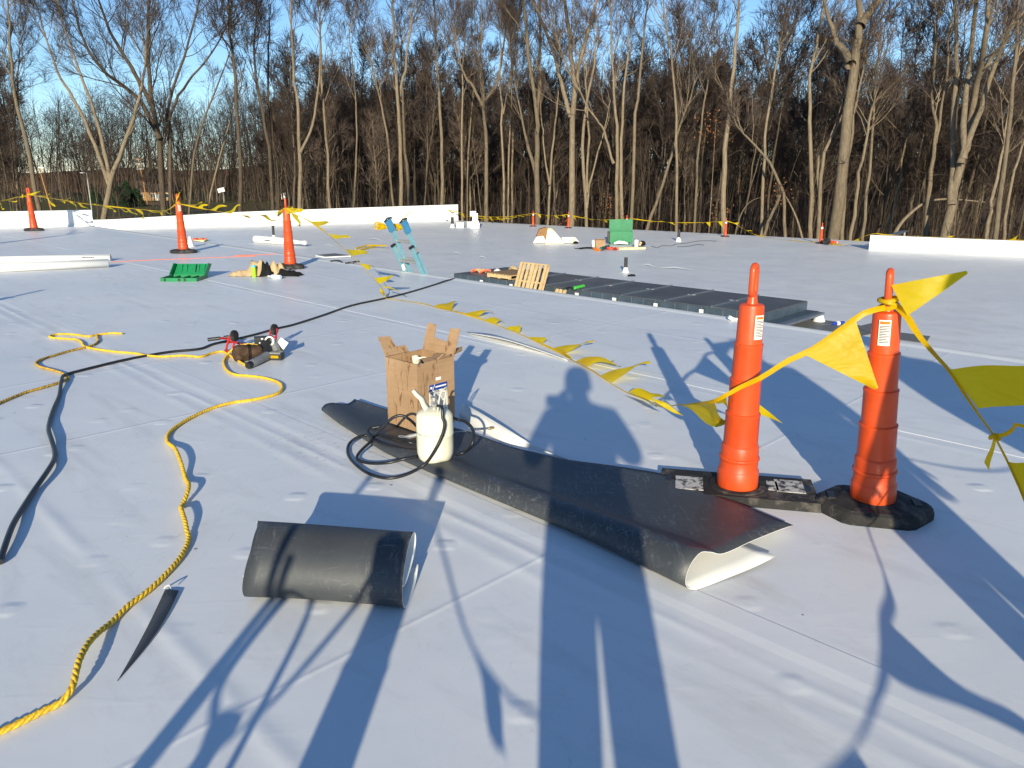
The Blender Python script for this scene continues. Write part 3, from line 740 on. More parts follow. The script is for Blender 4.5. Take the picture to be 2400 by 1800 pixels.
def yr_(x, rng): 
    px = 1200+x*FPX/70; return np.array([edge_y(float(np.clip(p,0,2400))) for p in px]) + rng.uniform(9, 55, len(x))
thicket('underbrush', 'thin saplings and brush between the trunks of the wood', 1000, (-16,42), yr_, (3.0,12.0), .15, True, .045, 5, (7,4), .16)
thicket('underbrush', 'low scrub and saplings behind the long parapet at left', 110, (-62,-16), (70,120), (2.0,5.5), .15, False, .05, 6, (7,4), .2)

# ------------------------------------------------------------ houses, poles and shrubs in the gap
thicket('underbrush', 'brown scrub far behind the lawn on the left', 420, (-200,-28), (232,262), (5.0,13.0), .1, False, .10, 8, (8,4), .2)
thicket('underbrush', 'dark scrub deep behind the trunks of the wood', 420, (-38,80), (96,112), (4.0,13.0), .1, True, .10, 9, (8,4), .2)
def gp(px, py): return at(px, py, GND)
def house(root, x0, x1, y0, y1, h, rh, wallm, roofm, windows, doors, over=.5):
    q = MB(); q.box(((x0+x1)/2,(y0+y1)/2,GND+h/2), (x1-x0,y1-y0,h)); q.build('wall', wallm, root, smooth=0)
    ym = (y0+y1)/2; z = GND+h
    q = MB(); a = over
    q.add([(x0-a,y0-a,z),(x1+a,y0-a,z),(x1+a,y1+a,z),(x0-a,y1+a,z),(x0+rh*.7,ym,z+rh),(x1-rh*.7,ym,z+rh)], [(0,1,5,4),(1,2,5),(2,3,4,5),(3,0,4),(3,2,1,0)])
    q.build('roof', roofm, root, smooth=0)
    for (wx, wz, ww, wh) in windows:
        f = MB(); f.box((wx, y0-.04, GND+wz), (ww+.2,.08,wh+.2)); fo = f.build('window', M['white_paint'], root, smooth=0)
        g = MB(); g.box((wx, y0-.10, GND+wz), (ww,.04,wh)); g.build('pane', M['glass'], fo, smooth=0)
        b = MB(); b.box((wx, y0-.13, GND+wz), (.07,.03,wh)); b.build('mullion', M['white_paint'], fo, smooth=0)
    for (wx, ww, wh) in doors:
        f = MB(); f.box((wx, y0-.05, GND+wh/2), (ww,.1,wh)); f.build('door', M['white_paint'], root, smooth=0)
H0 = gp(322, 470); H1 = gp(455, 466); Yh = H0.y
rt = thing('ranch_house', 'low tan brick house with dark roof far beyond the big spreading tree', 'house', (H0.x,Yh,GND))
house(rt, H0.x, H1.x, Yh, Yh+9, 2.7, 2.4, M['brick'], M['shingle'], [(H0.x+5.2,1.5,1.2,1.2),(H1.x-2.2,1.5,1.6,1.2),(H0.x+1.6,1.5,1.0,1.1)], [(H1.x-5.0,1.0,2.05)])
h2 = at(330, 462, GND); Y2 = h2.y+18
x0 = (335-1200)/FPX*Y2*.99; x1 = (378-1200)/FPX*Y2*.99
rt = thing('two_storey_house', 'dark two-storey house behind the tan brick house', 'house', (x0,Y2,GND))
house(rt, x0, x1, Y2, Y2+8, 5.8, 3.2, M['dark_siding'], M['shingle'], [(x0+1.6,4.7,.9,1.1),(x0+3.0,4.7,.9,1.1),(x0+4.4,4.7,.9,1.1)], [])
def pole(px, pyb, pyt, label, name='utility_pole', r=.17, arms=((.0,1.2),(.12,.9),(.24,1.0)), lean=0.0, matl='pole_wood'):
    b = gp(px, pyb); t_ = atY(px, pyt, b.y); H = t_.z-GND
    rt = thing(name, label, 'pole', b)
    q = MB(); top = Vector((b.x+lean*H, b.y, GND+H)); q.tube([b-Vector((0,0,.3)), b.lerp(top,.5), top], [r, r*.85, r*.65], 8); q.build('shaft', M[matl], rt)
    for f, w_ in arms:
        c = b.lerp(top, 1-f*.9-.02); q = MB(); q.box((c.x,c.y-.2,c.z), (w_*2,.1,.13)); q.build('crossarm', M['white_paint'] if f else M['pole_wood'], rt, smooth=0)
    return rt, top
pole(346, 479, 370, 'orange-brown utility pole with crossarms before the tan brick house', lean=-.08)
rt, tp = pole(121, 494, 392, 'leaning orange-brown pole with a small light at the left', arms=(), lean=-.14, name='utility_pole')
q = MB(); q.box((tp.x+.6,tp.y-.1,tp.z-.1), (1.3,.4,.22)); q.build('lamp_head', M['white_paint'], rt, smooth=0)
b = gp(216, 500); t_ = atY(214, 405, b.y)
rt = thing('street_lamp', 'grey lamp post with a white head at left behind the parapet end', 'street lamp', b)
q = MB(); q.tube([b-Vector((0,0,.2)), Vector((b.x,b.y,t_.z))], [.13,.08], 8); q.build('post', M['dull_steel'], rt)
q = MB(); q.lathe([(.02,-.1),(.28,-.06),(.30,.02),(.12,.12)], 12, (0,0,0)); hd = q.build('lamp_head', M['white_paint'], rt, local=True); hd.location = (-.75,-.1,t_.z-GND); hd.scale = (2.2,1,1)
q = MB(); q.tube([(b.x,b.y,t_.z-.1),(b.x-.4,b.y,t_.z+.05),(b.x-.8,b.y,t_.z)], .05, 6); q.build('arm', M['dull_steel'], rt)
# basketball backboard
b = gp(525, 475)
rt = thing('basketball_hoop', 'pale basketball backboard on a post on the far lawn', 'basketball hoop', b)
q = MB(); q.tube([b, b+Vector((0,0,3.4))], .10, 8); q.build('post', M['dull_steel'], rt)
q = MB(); q.box(b+Vector((-.3,-.5,3.6)), (2.0,.08,1.2), Matrix.Rotation(R(-14),3,'Y')); q.build('backboard', M['white_paint'], rt, smooth=0)
q = MB(); ring = [b+Vector((-.3+.25*math.cos(a),-.85+.25*math.sin(a),3.2)) for a in np.linspace(0,6.28,13)[:-1]]; q.tube(ring, .03, 5, closed=True); q.build('rim', M['orange_print'], rt)
# white box trailer
b0 = gp(655, 473); b1 = gp(677, 473)
rt = thing('box_trailer', 'white box trailer among the trees left of the third delineator', 'trailer', b0)
w_ = b1.x-b0.x
q = MB(); q.box((b0.x+w_/2, b0.y+2, GND+1.65), (w_,4,1.9)); q.build('body', M['white_paint'], rt, smooth=0)
q = MB(); q.box((b0.x+w_/2, b0.y-.03, GND+1.6), (.05,.05,1.7)); q.build('door_seam', M['dull_steel'], rt, smooth=0)
for sx in (.2,.8):
    q = MB(); q.lathe([(.0,-.12),(.34,-.12),(.36,0),(.34,.12),(.0,.12)], 14); wo = q.build('wheel', M['rubber'], rt, local=True); wo.location = (w_*sx, 1.0, .37); wo.rotation_euler = (0,R(90),0)
# evergreen shrubs
def evergreen(px, pyb, h, w_, seed, label):
    b = gp(px, pyb); rng = np.random.default_rng(seed)
    rt = thing('evergreen_shrub', label, 'shrub', b, group='evergreen shrubs by the utility pole')
    n = 2600; z = rng.random(n)**.8; rad = (1-z)**.55*w_/2*(.75+.3*rng.random(n)); a = rng.random(n)*6.283
    p = np.stack([np.cos(a)*rad, np.sin(a)*rad, z*h], 1)
    u = rng.normal(size=(n,3)); u /= np.linalg.norm(u,axis=1,keepdims=True); v = rng.normal(size=(n,3)); v /= np.linalg.norm(v,axis=1,keepdims=True)
    s_ = rng.uniform(.18,.42,n)[:,None]
    vs = np.concatenate([p-u*s_*.3, p+v*s_, p+u*s_*.3, p-v*s_*.3-np.array([0,0,.1])],1).reshape(-1,3)
    me = np_mesh('foliage', [(vs, np.arange(n*4).reshape(-1,4), 0)], [M['needles']], smooth=False)
    o = bpy.data.objects.new('foliage', me); C.objects.link(o); o.parent = rt
    q = MB(); q.tube([(0,0,-.1),(0,0,h*.8)], [.12,.04], 6); q.build('trunk', M['bark_dark_shade'], rt, local=True)
evergreen(280, 487, 5.4, 4.2, 1, 'leftmost of the three dark evergreen shrubs')
evergreen(301, 484, 6.4, 4.4, 2, 'middle and tallest of the three dark evergreen shrubs')
evergreen(322, 484, 4.6, 4.0, 3, 'rightmost of the three evergreen shrubs beside the utility pole')
evergreen(226, 478, 4.6, 3.4, 4, 'evergreen shrub behind the lamp post at left')
# plank rail fence on the lawn
fa = gp(330, 483); fb = gp(392, 483)
rt = thing('rail_fence', 'low dark rail fence on the far lawn below the brick house', 'fence', fa)
for k in range(7):
    p = fa.lerp(fb, k/6); q = MB(); q.box(p+Vector((0,0,.5)), (.12,.12,1.0)); q.build('post', M['dark_siding'], rt, smooth=0)
for z in (.35,.75):
    q = MB(); q.box(fa.lerp(fb,.5)+Vector((0,-.09,z)), ((fb-fa).length,.05,.14)); q.build('rail', M['dark_siding'], rt, smooth=0)
# curved fallen limbs in the right of the wood
def limb(pts, r, label, Y, name='fallen_limb'):
    P = [atY(x,y,Y+.35*i) for i, (x,y) in enumerate(pts)]
    q = MB(); sp = spline(P, 6); n = len(sp); q.tube(sp, [r*(1-.75*i/(n-1)) for i in range(n)], 6); tag(q.build(name, M['bark'], loc=sp[0]), label, 'branch')
limb(zoom(1600,0,2.765,[(1340,1600),(1400,1470),(1480,1380),(1580,1310),(1700,1290),(1810,1295),(1960,1310)]), .12, 'arched fallen limb above the far right parapet', 50)
limb(zoom(1600,0,2.765,[(330,1570),(360,1440),(400,1350),(450,1300),(520,1275)]), .06, 'pale bent sapling left of the broken snag', 54, 'bent_sapling')
limb(zoom(1600,0,2.765,[(780,1560),(740,1420),(690,1310),(660,1260)]), .08, 'small stem leaning left by the far right delineator', 53, 'bent_sapling')
# russet leaf clumps that still hang on saplings
def leaf_clump(px, py, Y, w_, h_, n, seed, label):
    c = atY(px, py, Y); rng = np.random.default_rng(seed); p = rng.normal(size=(n,3))*np.array([w_/2.4,w_/2.4,h_/2.4])
    u = rng.normal(size=(n,3)); u /= np.linalg.norm(u,axis=1,keepdims=True); v = rng.normal(size=(n,3)); v /= np.linalg.norm(v,axis=1,keepdims=True); s_ = .085
    vs = np.concatenate([p-u*s_*.5, p+v*s_, p+u*s_*.5, p-v*s_],1).reshape(-1,3)
    rt = thing('beech_sapling', label, 'sapling', (c.x,c.y,GND))
    me = np_mesh('leaves', [(vs+np.array([0,0,c.z-GND]), np.arange(n*4).reshape(-1,4), 0)], [M['russet']], smooth=False)
    o = bpy.data.objects.new('leaves', me); C.objects.link(o); o.parent = rt
    q = MB(); q.tube([(0,0,-.1),(.05,.05,(c.z-GND)*.5),(0,0,c.z-GND+h_*.4)], [.05,.035,.012], 5); q.build('stem', M['bark'], rt, local=True)
M['russet'] = mat('russet_leaves', (.30,.13,.055), .8, .2, .25, 3)
leaf_clump(1430, 480, 66, 1.0, 1.6, 130, 1, 'sapling with russet leaves left of the paired trunks')
leaf_clump(1677, 297, 58, 1.7, 1.7, 190, 2, 'dry leaf clump hanging beside the pole-like trunk')
leaf_clump(1822, 458, 56, 1.2, 1.0, 120, 3, 'russet leaves above the broken snag')
leaf_clump(1685, 492, 58, .9, .8, 80, 4, 'low russet leaves left of the far right flag post')
leaf_clump(1305, 518, 74, 1.2, 1.2, 110, 5, 'russet sapling between the first two far flag posts')
# ------------------------------------------------------------ orange channelizer posts
PROF = [(.0945,.050),(.0965,.062),(.0960,.128),(.0925,.134),(.0890,.140),(.0885,.180),(.0930,.184),(.0945,.190),(.0930,.196),(.0875,.200),(.0870,.246),(.0830,.254),(.0795,.258),
        (.0782,.396),(.0802,.400),(.0802,.407),(.0722,.411),(.0708,.557),(.0728,.561),(.0728,.568),(.0652,.572),(.0638,.721),(.0658,.725),(.0658,.732),(.0588,.736),(.0560,.898),(.0535,.908),(.046,.913),(.020,.915)]
def round_rect_path(w_, h_, r, n=5):
    out = []
    for cx, cy, a0 in ((w_/2-r, h_/2-r, 0), (-w_/2+r, h_/2-r, 90), (-w_/2+r, -h_/2+r, 180), (w_/2-r, -h_/2+r, 270)):
        for k in range(n):
            a = R(a0+90*k/(n-1)); out.append((cx+r*math.cos(a), cy+r*math.sin(a)))
    return out
def label_patch(root, z0, z1, r, a0, a1, lines=True, band=True):
    def strip(za, zb, off, b0, b1, matl, name, par):
        q = MB(); n = 7
        rows = [[((r+off)*math.cos(R(b0+(b1-b0)*k/n)), (r+off)*math.sin(R(b0+(b1-b0)*k/n)), z) for k in range(n+1)] for z in (za, zb)]
        q.grid(rows); return q.build(name, matl, par, local=True, smooth=60)
    o = strip(z0, z1, .0016, a0, a1, M['paper'], 'sticker', root)
    da = (a1-a0)*.1
    if band: strip(z1-(z1-z0)*.16, z1-(z1-z0)*.05, .0026, a0+da, a1-da, M['orange_print'], 'header_print', o)
    if lines:
        q = MB(); n = 11
        for i in range(n):
            za = z1-(z1-z0)*(.22+.70*i/n); zb = za-(z1-z0)*.03; b1 = a1-da*(1+2*(i%3==2))
            rows = [[((r+.0026)*math.cos(R(a0+da+(b1-a0-da)*k/4)), (r+.0026)*math.sin(R(a0+da+(b1-a0-da)*k/4)), z) for k in range(5)] for z in (zb, za)]
            q.grid(rows)
        q.build('text_print', M['ink'], o, local=True, smooth=0)
def delineator(loc, label, base='octagon', handle=0.0, brot=0.0, sticker=(-110,-70), near=False, tilt=(0,0), group='orange delineator posts', collar=False):
    root = thing('delineator_post', label, 'traffic post', loc, 0, group)
    bz = .05 if base == 'plate' else .075; zs = 1.018 if base == 'plate' else 1.0
    if base == 'plate':
        q = MB(); w_, d_ = .365, .15; c = .0
        out = [(-w_,-d_),(w_,-d_),(w_,d_),(-w_,d_)]
        P = [Rz(brot) @ Vector((x,y,0)) for x, y in out]
        lo = [p*1.0+Vector((0,0,.003)) for p in P]; hi = [p*.985+Vector((0,0,.048)) for p in P]
        q.hexa(lo, hi); o = q.build('rubber_base', M['rubber'], root, local=True, smooth=0)
        for sx in (-.325, .325):
            q = MB(); q.box(Rz(brot) @ Vector((sx,.02,.049)), (.03,.09,.004), Rz(brot)); q.build('hand_slot', M['black_plastic'], o, local=True, smooth=0)
        # worn paint stickers on the plate
        for sx, sy, sw, sh in ((-.225,-.03,.13,.16),(.165,.02,.05,.11),(.245,.03,.13,.15)):
            q = MB(); q.box(Rz(brot) @ Vector((sx,sy,.0505)), (sw,sh,.003), Rz(brot)); q.build('worn_sticker', M['worn'], o, local=True, smooth=0)
        q = MB(); q.lathe([(.135,.046),(.13,.054),(.105,.056),(.10,.05)], 28); q.build('base_collar', M['rubber'], o, local=True)
    else:
        oc = [(-.29,-.02),(-.27,.05),(-.17,.165),(-.13,.18),(.13,.18),(.17,.165),(.27,.05),(.29,.02),(.29,-.02),(.27,-.05),(.17,-.165),(.13,-.18),(-.13,-.18),(-.17,-.165),(-.27,-.05),(-.29,-.035)]
        oc = [Rz(brot) @ Vector((x*.88,y*.95,0)) for x, y in oc][::-1]
        q = MB(); rings = [(1.0,.003),(1.0,.030),(.97,.052),(.90,.064),(.62,.070),(.56,.078),(.40,.078)]
        n = len(oc); b = 0
        for sc_, z in rings: q.v.extend([tuple(p*sc_+Vector((0,0,z))) for p in oc])
        for i in range(len(rings)-1):
            for k in range(n): l = (k+1)%n; q.face((i*n+l, i*n+k, (i+1)*n+k, (i+1)*n+l))
        q.face(list(range(n))); q.face([ (len(rings)-1)*n+k for k in range(n-1,-1,-1)])
        o = q.build('rubber_base', M['rubber'], root, local=True, smooth=28)
        for sx in (-.205, .205):
            q = MB(); q.box(Rz(brot) @ Vector((sx*.88,.0,.0675)), (.032,.08,.012), Rz(brot)); q.build('hand_slot', M['black_plastic'], o, local=True, smooth=0)
    T = Matrix.Rotation(tilt[1],3,'Y') @ Matrix.Rotation(tilt[0],3,'X')
    q = MB(); q.lathe([(r*.6,.03),(r,.045)] if False else PROF, 32 if near else 16); 
    q.v = [tuple(T @ Vector((v[0],v[1],v[2]*zs+bz-.05))) for v in q.v]; tube = q.build('tube', M['orange'], root, local=True, smooth=35)
    # loop handle on a short neck
    hr = Matrix.Rotation(handle,3,'Z')
    q = MB()
    q.tube([(0,0,.905),(0,0,.925),(0,0,.955)], [.030,.024,.020], 10)
    path = [hr @ Vector((x,0,1.016+y)) for x, y in round_rect_path(.050,.128,.022)]
    q.tube(path, .0155, 8, closed=True)
    for z in (.975,.998,1.021,1.044):
        q.tube([hr @ Vector((-.02,0,z)), hr @ Vector((.02,0,z))], .0045, 5) if near else None
    q.v = [tuple(T @ Vector((v[0],v[1],v[2]*zs+bz-.05))) for v in q.v]; q.build('handle', M['orange'], tube, local=True, smooth=60)
    if sticker:
        g = thing_part = None
        before = set(bpy.data.objects)
        label_patch(tube, .775+bz-.05, .885+bz-.05, .0605 if near else .0607, sticker[0], sticker[1], lines=near)
        for ob in set(bpy.data.objects)-before:
            for v in ob.data.vertices: v.co = T @ v.co
    if collar:
        q = MB(); q.lathe([(.0608,.79),(.0604,.875)], 16, cap=False); q.build('reflective_band', M['white_plastic'], tube, local=True)
    return root
def worn_mat():
    k = NT('worn_white_sticker'); co = k.obj()
    f = k.ramp(k.noise(co, 26, 5, .7), [(.42,(.03,.03,.03)),(.52,(.55,.54,.52))])
    k.set(**{'Base Color': f, 'Roughness': .7}); return k.m
M['worn'] = worn_mat()
D_L = Vector((1.085, 3.45, 0)); D_R = Vector((1.645, 3.24, 0))
delineator(D_L, 'orange post on the long rectangular rubber base beside the dark sheet', 'plate', R(58), R(-12.3), (-88,-45), True)
delineator(D_R, 'near orange post on an octagonal base with the flag line tied on its handle', 'octagon', R(62), R(-14), (-142,-98), True, (R(1.0), R(-3.4)))
q = MB(); a = []
D1 = at(80.5,541); D2 = at(430.7,593); D3 = at(681,629)
delineator(D1, 'leftmost orange post in front of the low parapet', 'octagon', R(20), R(5), None, True, collar=False)
delineator(D2, 'orange post behind the green tray, second from the left', 'octagon', R(70), R(3), (-70,-30), True)
delineator(D3, 'orange post beside the tan jacket and drink can', 'octagon', R(95), R(-20), None, True)
for (px,py), b_, lab in (((80.5,541),D1,''),((430.7,593),D2,'')): pass
q = MB()
far = [((1044.5,517.5),'small far orange post against the end of the long parapet'), ((1249.5,531),'far orange post left behind the tarp-covered stack'), ((1332,534.8),'far orange post between the tarp-covered stack and the green box'),
       ((1468,546),'far orange post hidden behind the green job box'), ((1699.5,555),'far orange post in front of the pole-like trunk'), ((1923,571),'upright far orange post beside the fallen one')]
FARD = []
for (px, py), lab in far:
    p = at(px, py, LOW); FARD.append(p); delineator(p, lab, 'octagon', R(30+px%50), R(-20), None, False, collar=True, group='orange delineator posts on the lower roof')
# the fallen post
f0 = at(1936, 574, LOW)
root = delineator((0,0,0), 'fallen orange post lying with its square base towards the camera', 'octagon', R(10), 0, None, False, collar=True, group='orange delineator posts on the lower roof')
root.location = (f0.x, f0.y, LOW+.19); root.rotation_euler = (R(97), 0, R(120)); root.scale = (1,1,1)
# two more posts of the same row, left of the frame, and one beside the photographer
delineator(Vector((-11.35,16.15,0)), 'orange post left of the picture holding the end of the flag line', 'octagon', R(20), 0, None, False)
delineator(Vector((-6.45,6.3,0)), 'orange post left of the picture casting a shadow on the roof', 'octagon', R(20), 0, None, False)
D_E = Vector((-.585,.05,0))
delineator(D_E, 'orange post standing beside the photographer', 'octagon', R(60), 0, None, True)

# ------------------------------------------------------------ pennant lines
def pennant(root, b0, b1, tip, wav=.02, seed=0, sag=.0, n=7, tipw=.0, curl=0.0):
    rnd = random.Random(seed); b0, b1, tip = Vector(b0), Vector(b1), Vector(tip)
    mid = (b0+b1)/2; ax = tip-mid; L = ax.length; nor = (b1-b0).cross(ax)
    nor = nor.normalized() if nor.length > 1e-6 else Vector((0,0,1))
    ph = rnd.uniform(0,6.28); fr = rnd.uniform(1.2,2.2); ph2 = rnd.uniform(0,6.28)
    rows = []
    for i in range(n+1):
        u = i/n; row = []
        w0 = b0.lerp(tip, u) ; w1 = b1.lerp(tip, u)
        if tipw: 
            e = (b1-b0)*tipw*.5*u; w0 = w0-e; w1 = w1+e
        for j in range(6):
            v = j/5; p = w0.lerp(w1, v)
            d = math.sin(u*fr*3.14+ph+v*1.3)*wav*u**.7+math.sin(u*7+v*4+ph2)*wav*.3*u + curl*u*u
            p = p+nor*d+Vector((0,0,-sag*math.sin(u*3.14)))
            row.append(p)
        rows.append(row)
    q = MB(); q.grid(rows); return q.build('pennant', M['yellow'], root, smooth=80)
def band(root, pts, w_=.024, tw=3.0, name='ribbon', seed=0):
    """flat twisted ribbon that carries the flags"""
    P = resample(spline(pts, 8), .05); q = MB(); rows = [[],[],[],[]]
    rnd = random.Random(seed); ph = rnd.uniform(0,6.28); D = 0
    for i, p in enumerate(P):
        t = (P[min(i+1,len(P)-1)]-P[max(i-1,0)]).normalized(); D += .05
        u = t.cross(Vector((0,0,1))); u = u.normalized() if u.length > 1e-4 else Vector((1,0,0)); v = u.cross(t)
        a = ph+math.sin(D*tw)*.9+math.sin(D*tw*.37+1)*1.2
        e = (u*math.cos(a)+v*math.sin(a))*w_*(.55+.3*math.sin(D*2.3+ph))*.5; f = (v*math.cos(a)-u*math.sin(a))*.0035
        for k, x in enumerate((p-e, p+f, p+e, p-f)): rows[k].append(x)
    rows.append(rows[0]); q.grid(rows); return q.build(name, M['yellow'], root, smooth=60)
def auto_pennants(root, pts, spacing, L, base, seed, lift=(-.9,.25), skip=()):
    P = resample(spline(pts, 8), .03); rnd = random.Random(seed); k = int(spacing*.5/.03); j = 0
    nb = max(1, int(base/.03))
    while k+nb < len(P)-2:
        if j not in skip:
            b0, b1 = P[k], P[k+nb]; t = (b1-b0).normalized()
            dirn = Vector((rnd.uniform(.3,1), rnd.uniform(-.4,.4), rnd.uniform(*lift))); dirn = dirn-t*dirn.dot(t)*.4
            if dirn.length < .2: dirn = Vector((0,0,-1))
            tip = (b0+b1)/2+dirn.normalized()*L*rnd.uniform(.6,1)
            pennant(root, b0, b1, tip, .035, seed*100+j, curl=rnd.uniform(-.05,.05))
        k += int(spacing/.03*rnd.uniform(.85,1.15)); j += 1
# west line: post out of frame -> leftmost -> second -> third
A0 = Vector((-11.35,16.15,.95)); A1 = D1+Vector((0,-.05,.94)); A2 = D2+Vector((0,-.05,.94)); A3 = D3+Vector((0,-.06,.93))
root = thing('pennant_line', 'yellow pennant line strung between the three posts at the left', 'pennant line', (D1.x,D1.y,.9), group='yellow pennant lines')
w1 = [A0, A0.lerp(A1,.5)-Vector((0,0,.09)), A1]
w2 = [A1]+[atV(x,y,A1,A2) for x, y in ((130,466),(190,476),(260,484),(330,491),(385,494))]+[A2]
w3 = [A2]+[atV(x,y,A2,A3) for x, y in ((470,488),(520,497),(575,505),(625,503))]+[A3]
for i, wl in enumerate((w1,w2,w3)):
    band(root, wl, .03, 2.5, seed=i)
    auto_pennants(root, wl, .55, .30, .24, 11+i, lift=(-.5,.35))
for i, (Ak, Dk) in enumerate(((A1,D1),(A2,D2),(A3,D3))):
    q = MB()
    for dz in (0,.02): q.tube([Vector((Dk.x+.034*math.cos(a), Dk.y+.034*math.sin(a), Ak.z+dz+.008*math.sin(a))) for a in np.linspace(0,6.283,11)[:-1]], .011, 6, closed=True)
    q.build('knot', M['yellow'], root)
pennant(root, A2+Vector((-.03,0,.0)), A2+Vector((.0,.0,.11)), A2+Vector((.11,.0,.25)), .02, 21)
pennant(root, A1+Vector((.03,0,.02)), A1+Vector((.1,0,-.02)), A1+Vector((.38,.0,.10)), .02, 22)
pennant(root, A3+Vector((.03,-.02,.03)), A3+Vector((.03,-.02,-.06)), A3+Vector((.30,-.05,.0)), .02, 23, tipw=.5)
# middle line: third post -> down to the roof -> along the roof -> past the plate post -> near octagon post
G0 = at(904, 698, .02)
root = thing('pennant_line', 'yellow pennant line falling from the third post and running along the roof', 'pennant line', G0, group='yellow pennant lines')
drop = [A3]+[atV(x,y,A3,G0) for x, y in zoom(500,400,3.687,[(780,410),(900,480),(1000,560),(1100,650),(1180,725),(1260,800),(1330,880),(1400,950),(1455,1015)])]+[G0]
band(root, drop, .035, 2.0, seed=5)
def zp(ox, oy, k, x, y): return (ox+x/k, oy+y/k)
def r2(x, y): return zp(500,400,3.687,x,y)
def onv(p): return atV(p[0], p[1], A3, G0)
for i, (a, b, t_) in enumerate([((668,362),(735,392),(765,478)), ((835,440),(905,480),(1012,440)), ((990,545),(1050,590),(1178,578)), ((1140,675),(1195,735),(1355,700)), ((1265,800),(1335,860),(1390,822)), ((1395,930),(1430,980),(1555,915)), ((1448,1000),(1488,1085),(1465,1060)), ((1455,990),(1475,1010),(1620,1040)), ((560,358),(620,345),(535,412)), ((655,330),(700,335),(745,350))]):
    A, B, T_ = onv(r2(*a)), onv(r2(*b)), onv(r2(*t_)); T_ = T_+Vector((0,.1*(i%3-1),0)); T_.z = max(T_.z,.02)
    pennant(root, A, B, T_, .035, 40+i, tipw=.3 if i in (1,2,3,5) else 0)
def r3(x, y): return zp(1000,400,3.687,x,y)
def r8(x, y): return zp(1160,820,5.53,x,y)
def r9(x, y): return zp(1500,600,2.458,x,y)
g = [r2(1500,1105), r3(-150,1130), r3(0,1155), r3(100,1185), r3(200,1205), r3(300,1230), r3(420,1265), r3(550,1310), r3(700,1370), r3(850,1430), r3(1000,1500), r3(1130,1560), r3(1250,1625),
     r8(870,40), r8(1000,130), r8(1250,260), r8(1370,340), r8(1550,460), r8(1730,560)]
gpts = [G0]+[at(x,y,.014) for x, y in g]
KN = atY(*r9(330,850), 3.62); CF = atY(*r9(590,750), 3.335); CF2 = atY(*r9(500,800), 3.36); HL = D_R+Vector((-.078,-.045,.955))
up = [gpts[-1], at(*r8(1950,640), .03), at(*r8(2150,735), .075), atY(*r9(215,858), 4.1), KN, atY(*r9(420,838),3.42), CF2, CF]+[atY(*r9(x,y), Y) for x, y, Y in ((700,700,3.28),(850,605,3.25),(1000,535,3.22),(1150,430,3.2),(1290,330,3.18))]+[HL]
band(root, gpts, .030, 2.2, seed=6); band(root, up, .030, 2.6, seed=7)
for i, (a, b, t_, z) in enumerate([((60,1175),(210,1205),(255,1135),.05), ((310,1235),(430,1262),(565,1240),.03), ((490,1290),(600,1325),(690,1308),.03), ((680,1360),(800,1400),(832,1365),.05), ((880,1440),(1000,1490),(1080,1478),.05), ((1085,1535),(1190,1580),(1450,1512),.05), ((1290,1645),(1400,1690),(1610,1628),.04)]):
    A, B, T_ = at(*r3(*a),.018), at(*r3(*b),.018), at(*r3(*t_), z)
    pennant(root, A, B, T_, .022, 60+i, curl=.02 if i%2 else -.015, sag=-.028, tipw=.25 if i in (1,6) else 0)
for i, (a, b, t_, z, tw) in enumerate([((1050,140),(1200,215),(1610,180),.05,.5), ((1370,335),(1520,420),(2010,185),.07,.1), ((1735,545),(1990,660),(2160,600),.05,.6)]):
    A, B, T_ = at(*r8(*a),.018), at(*r8(*b),.018), at(*r8(*t_), z)
    pennant(root, A, B, T_, .02, 70+i, tipw=tw, sag=-.03)
# flags around the plate post
pennant(root, atY(*r9(10,800),4.0), atY(*r9(150,845),3.95), atY(*r9(225,912),3.9), .012, 81, tipw=.4)
pennant(root, atY(*r9(240,862),3.75), atY(*r9(345,850),3.62), atY(*r9(500,975),3.62), .03, 82, tipw=1.0)
pennant(root, atY(*r9(355,862),3.61), atY(*r9(430,845),3.45), atY(*r9(495,985),3.6), .02, 85)
pennant(root, atY(*r9(410,835),3.42), atY(*r9(500,785),3.36), atY(*r9(500,865),3.5), .012, 83)
pennant(root, atY(*r9(655,830),3.55), atY(*r9(640,890),3.55), atY(*r9(830,968),3.62), .015, 84)
pennant(root, atY(*r9(1243,372),3.19), atY(*r9(948,568),3.225), atY(*r9(1362,765),3.10), .018, 86, n=10, tipw=.06)
# knot around the handle
HK = D_R+Vector((-.045,-.018,.955))
q = MB()
for dz, tl in ((0,.012),(.016,-.01),(.03,.006)):
    ring = [HK+Vector((.036*math.cos(a)-.012, .036*math.sin(a), dz+tl*math.cos(a))) for a in np.linspace(0,6.283,15)[:-1]]; q.tube(ring, .0095, 6, closed=True)
q.build('knot', M['yellow'], root)
# right line: near octagon post -> knot in the air -> out of frame
root = thing('pennant_line', 'yellow pennant line hanging from the near octagon-base post to the right', 'pennant line', HL, group='yellow pennant lines')
HR_ = D_R+Vector((-.03,-.04,.96))
KR = atY(*r9(2045,1043), 2.62)
down = [HR_, atY(*r9(1540,350),3.12), atY(*r9(1600,450),3.05), atY(*r9(1700,570),2.96), atY(*r9(1790,670),2.88), atY(*r9(1900,840),2.76), KR]
band(root, down, .034, 2.0, seed=8)
pennant(root, atY(*r9(1446,168),3.18), atY(*r9(1540,345),3.12), atY(*r9(1885,92),3.05), .012, 90, n=10, tipw=.10)
pennant(root, atY(*r9(1780,655),2.89), atY(*r9(1950,880),2.73), atY(*r9(2300,720),2.62), .03, 91, n=10, tipw=.9)
t1 = [KR, atY(*r9(2130,1020),2.56), atY(*r9(2230,985),2.45), Vector((1.9,2.2,.55)), Vector((2.3,1.6,.62)), Vector((2.75,1.2,.78))]
band(root, t1, .028, 2, seed=9)
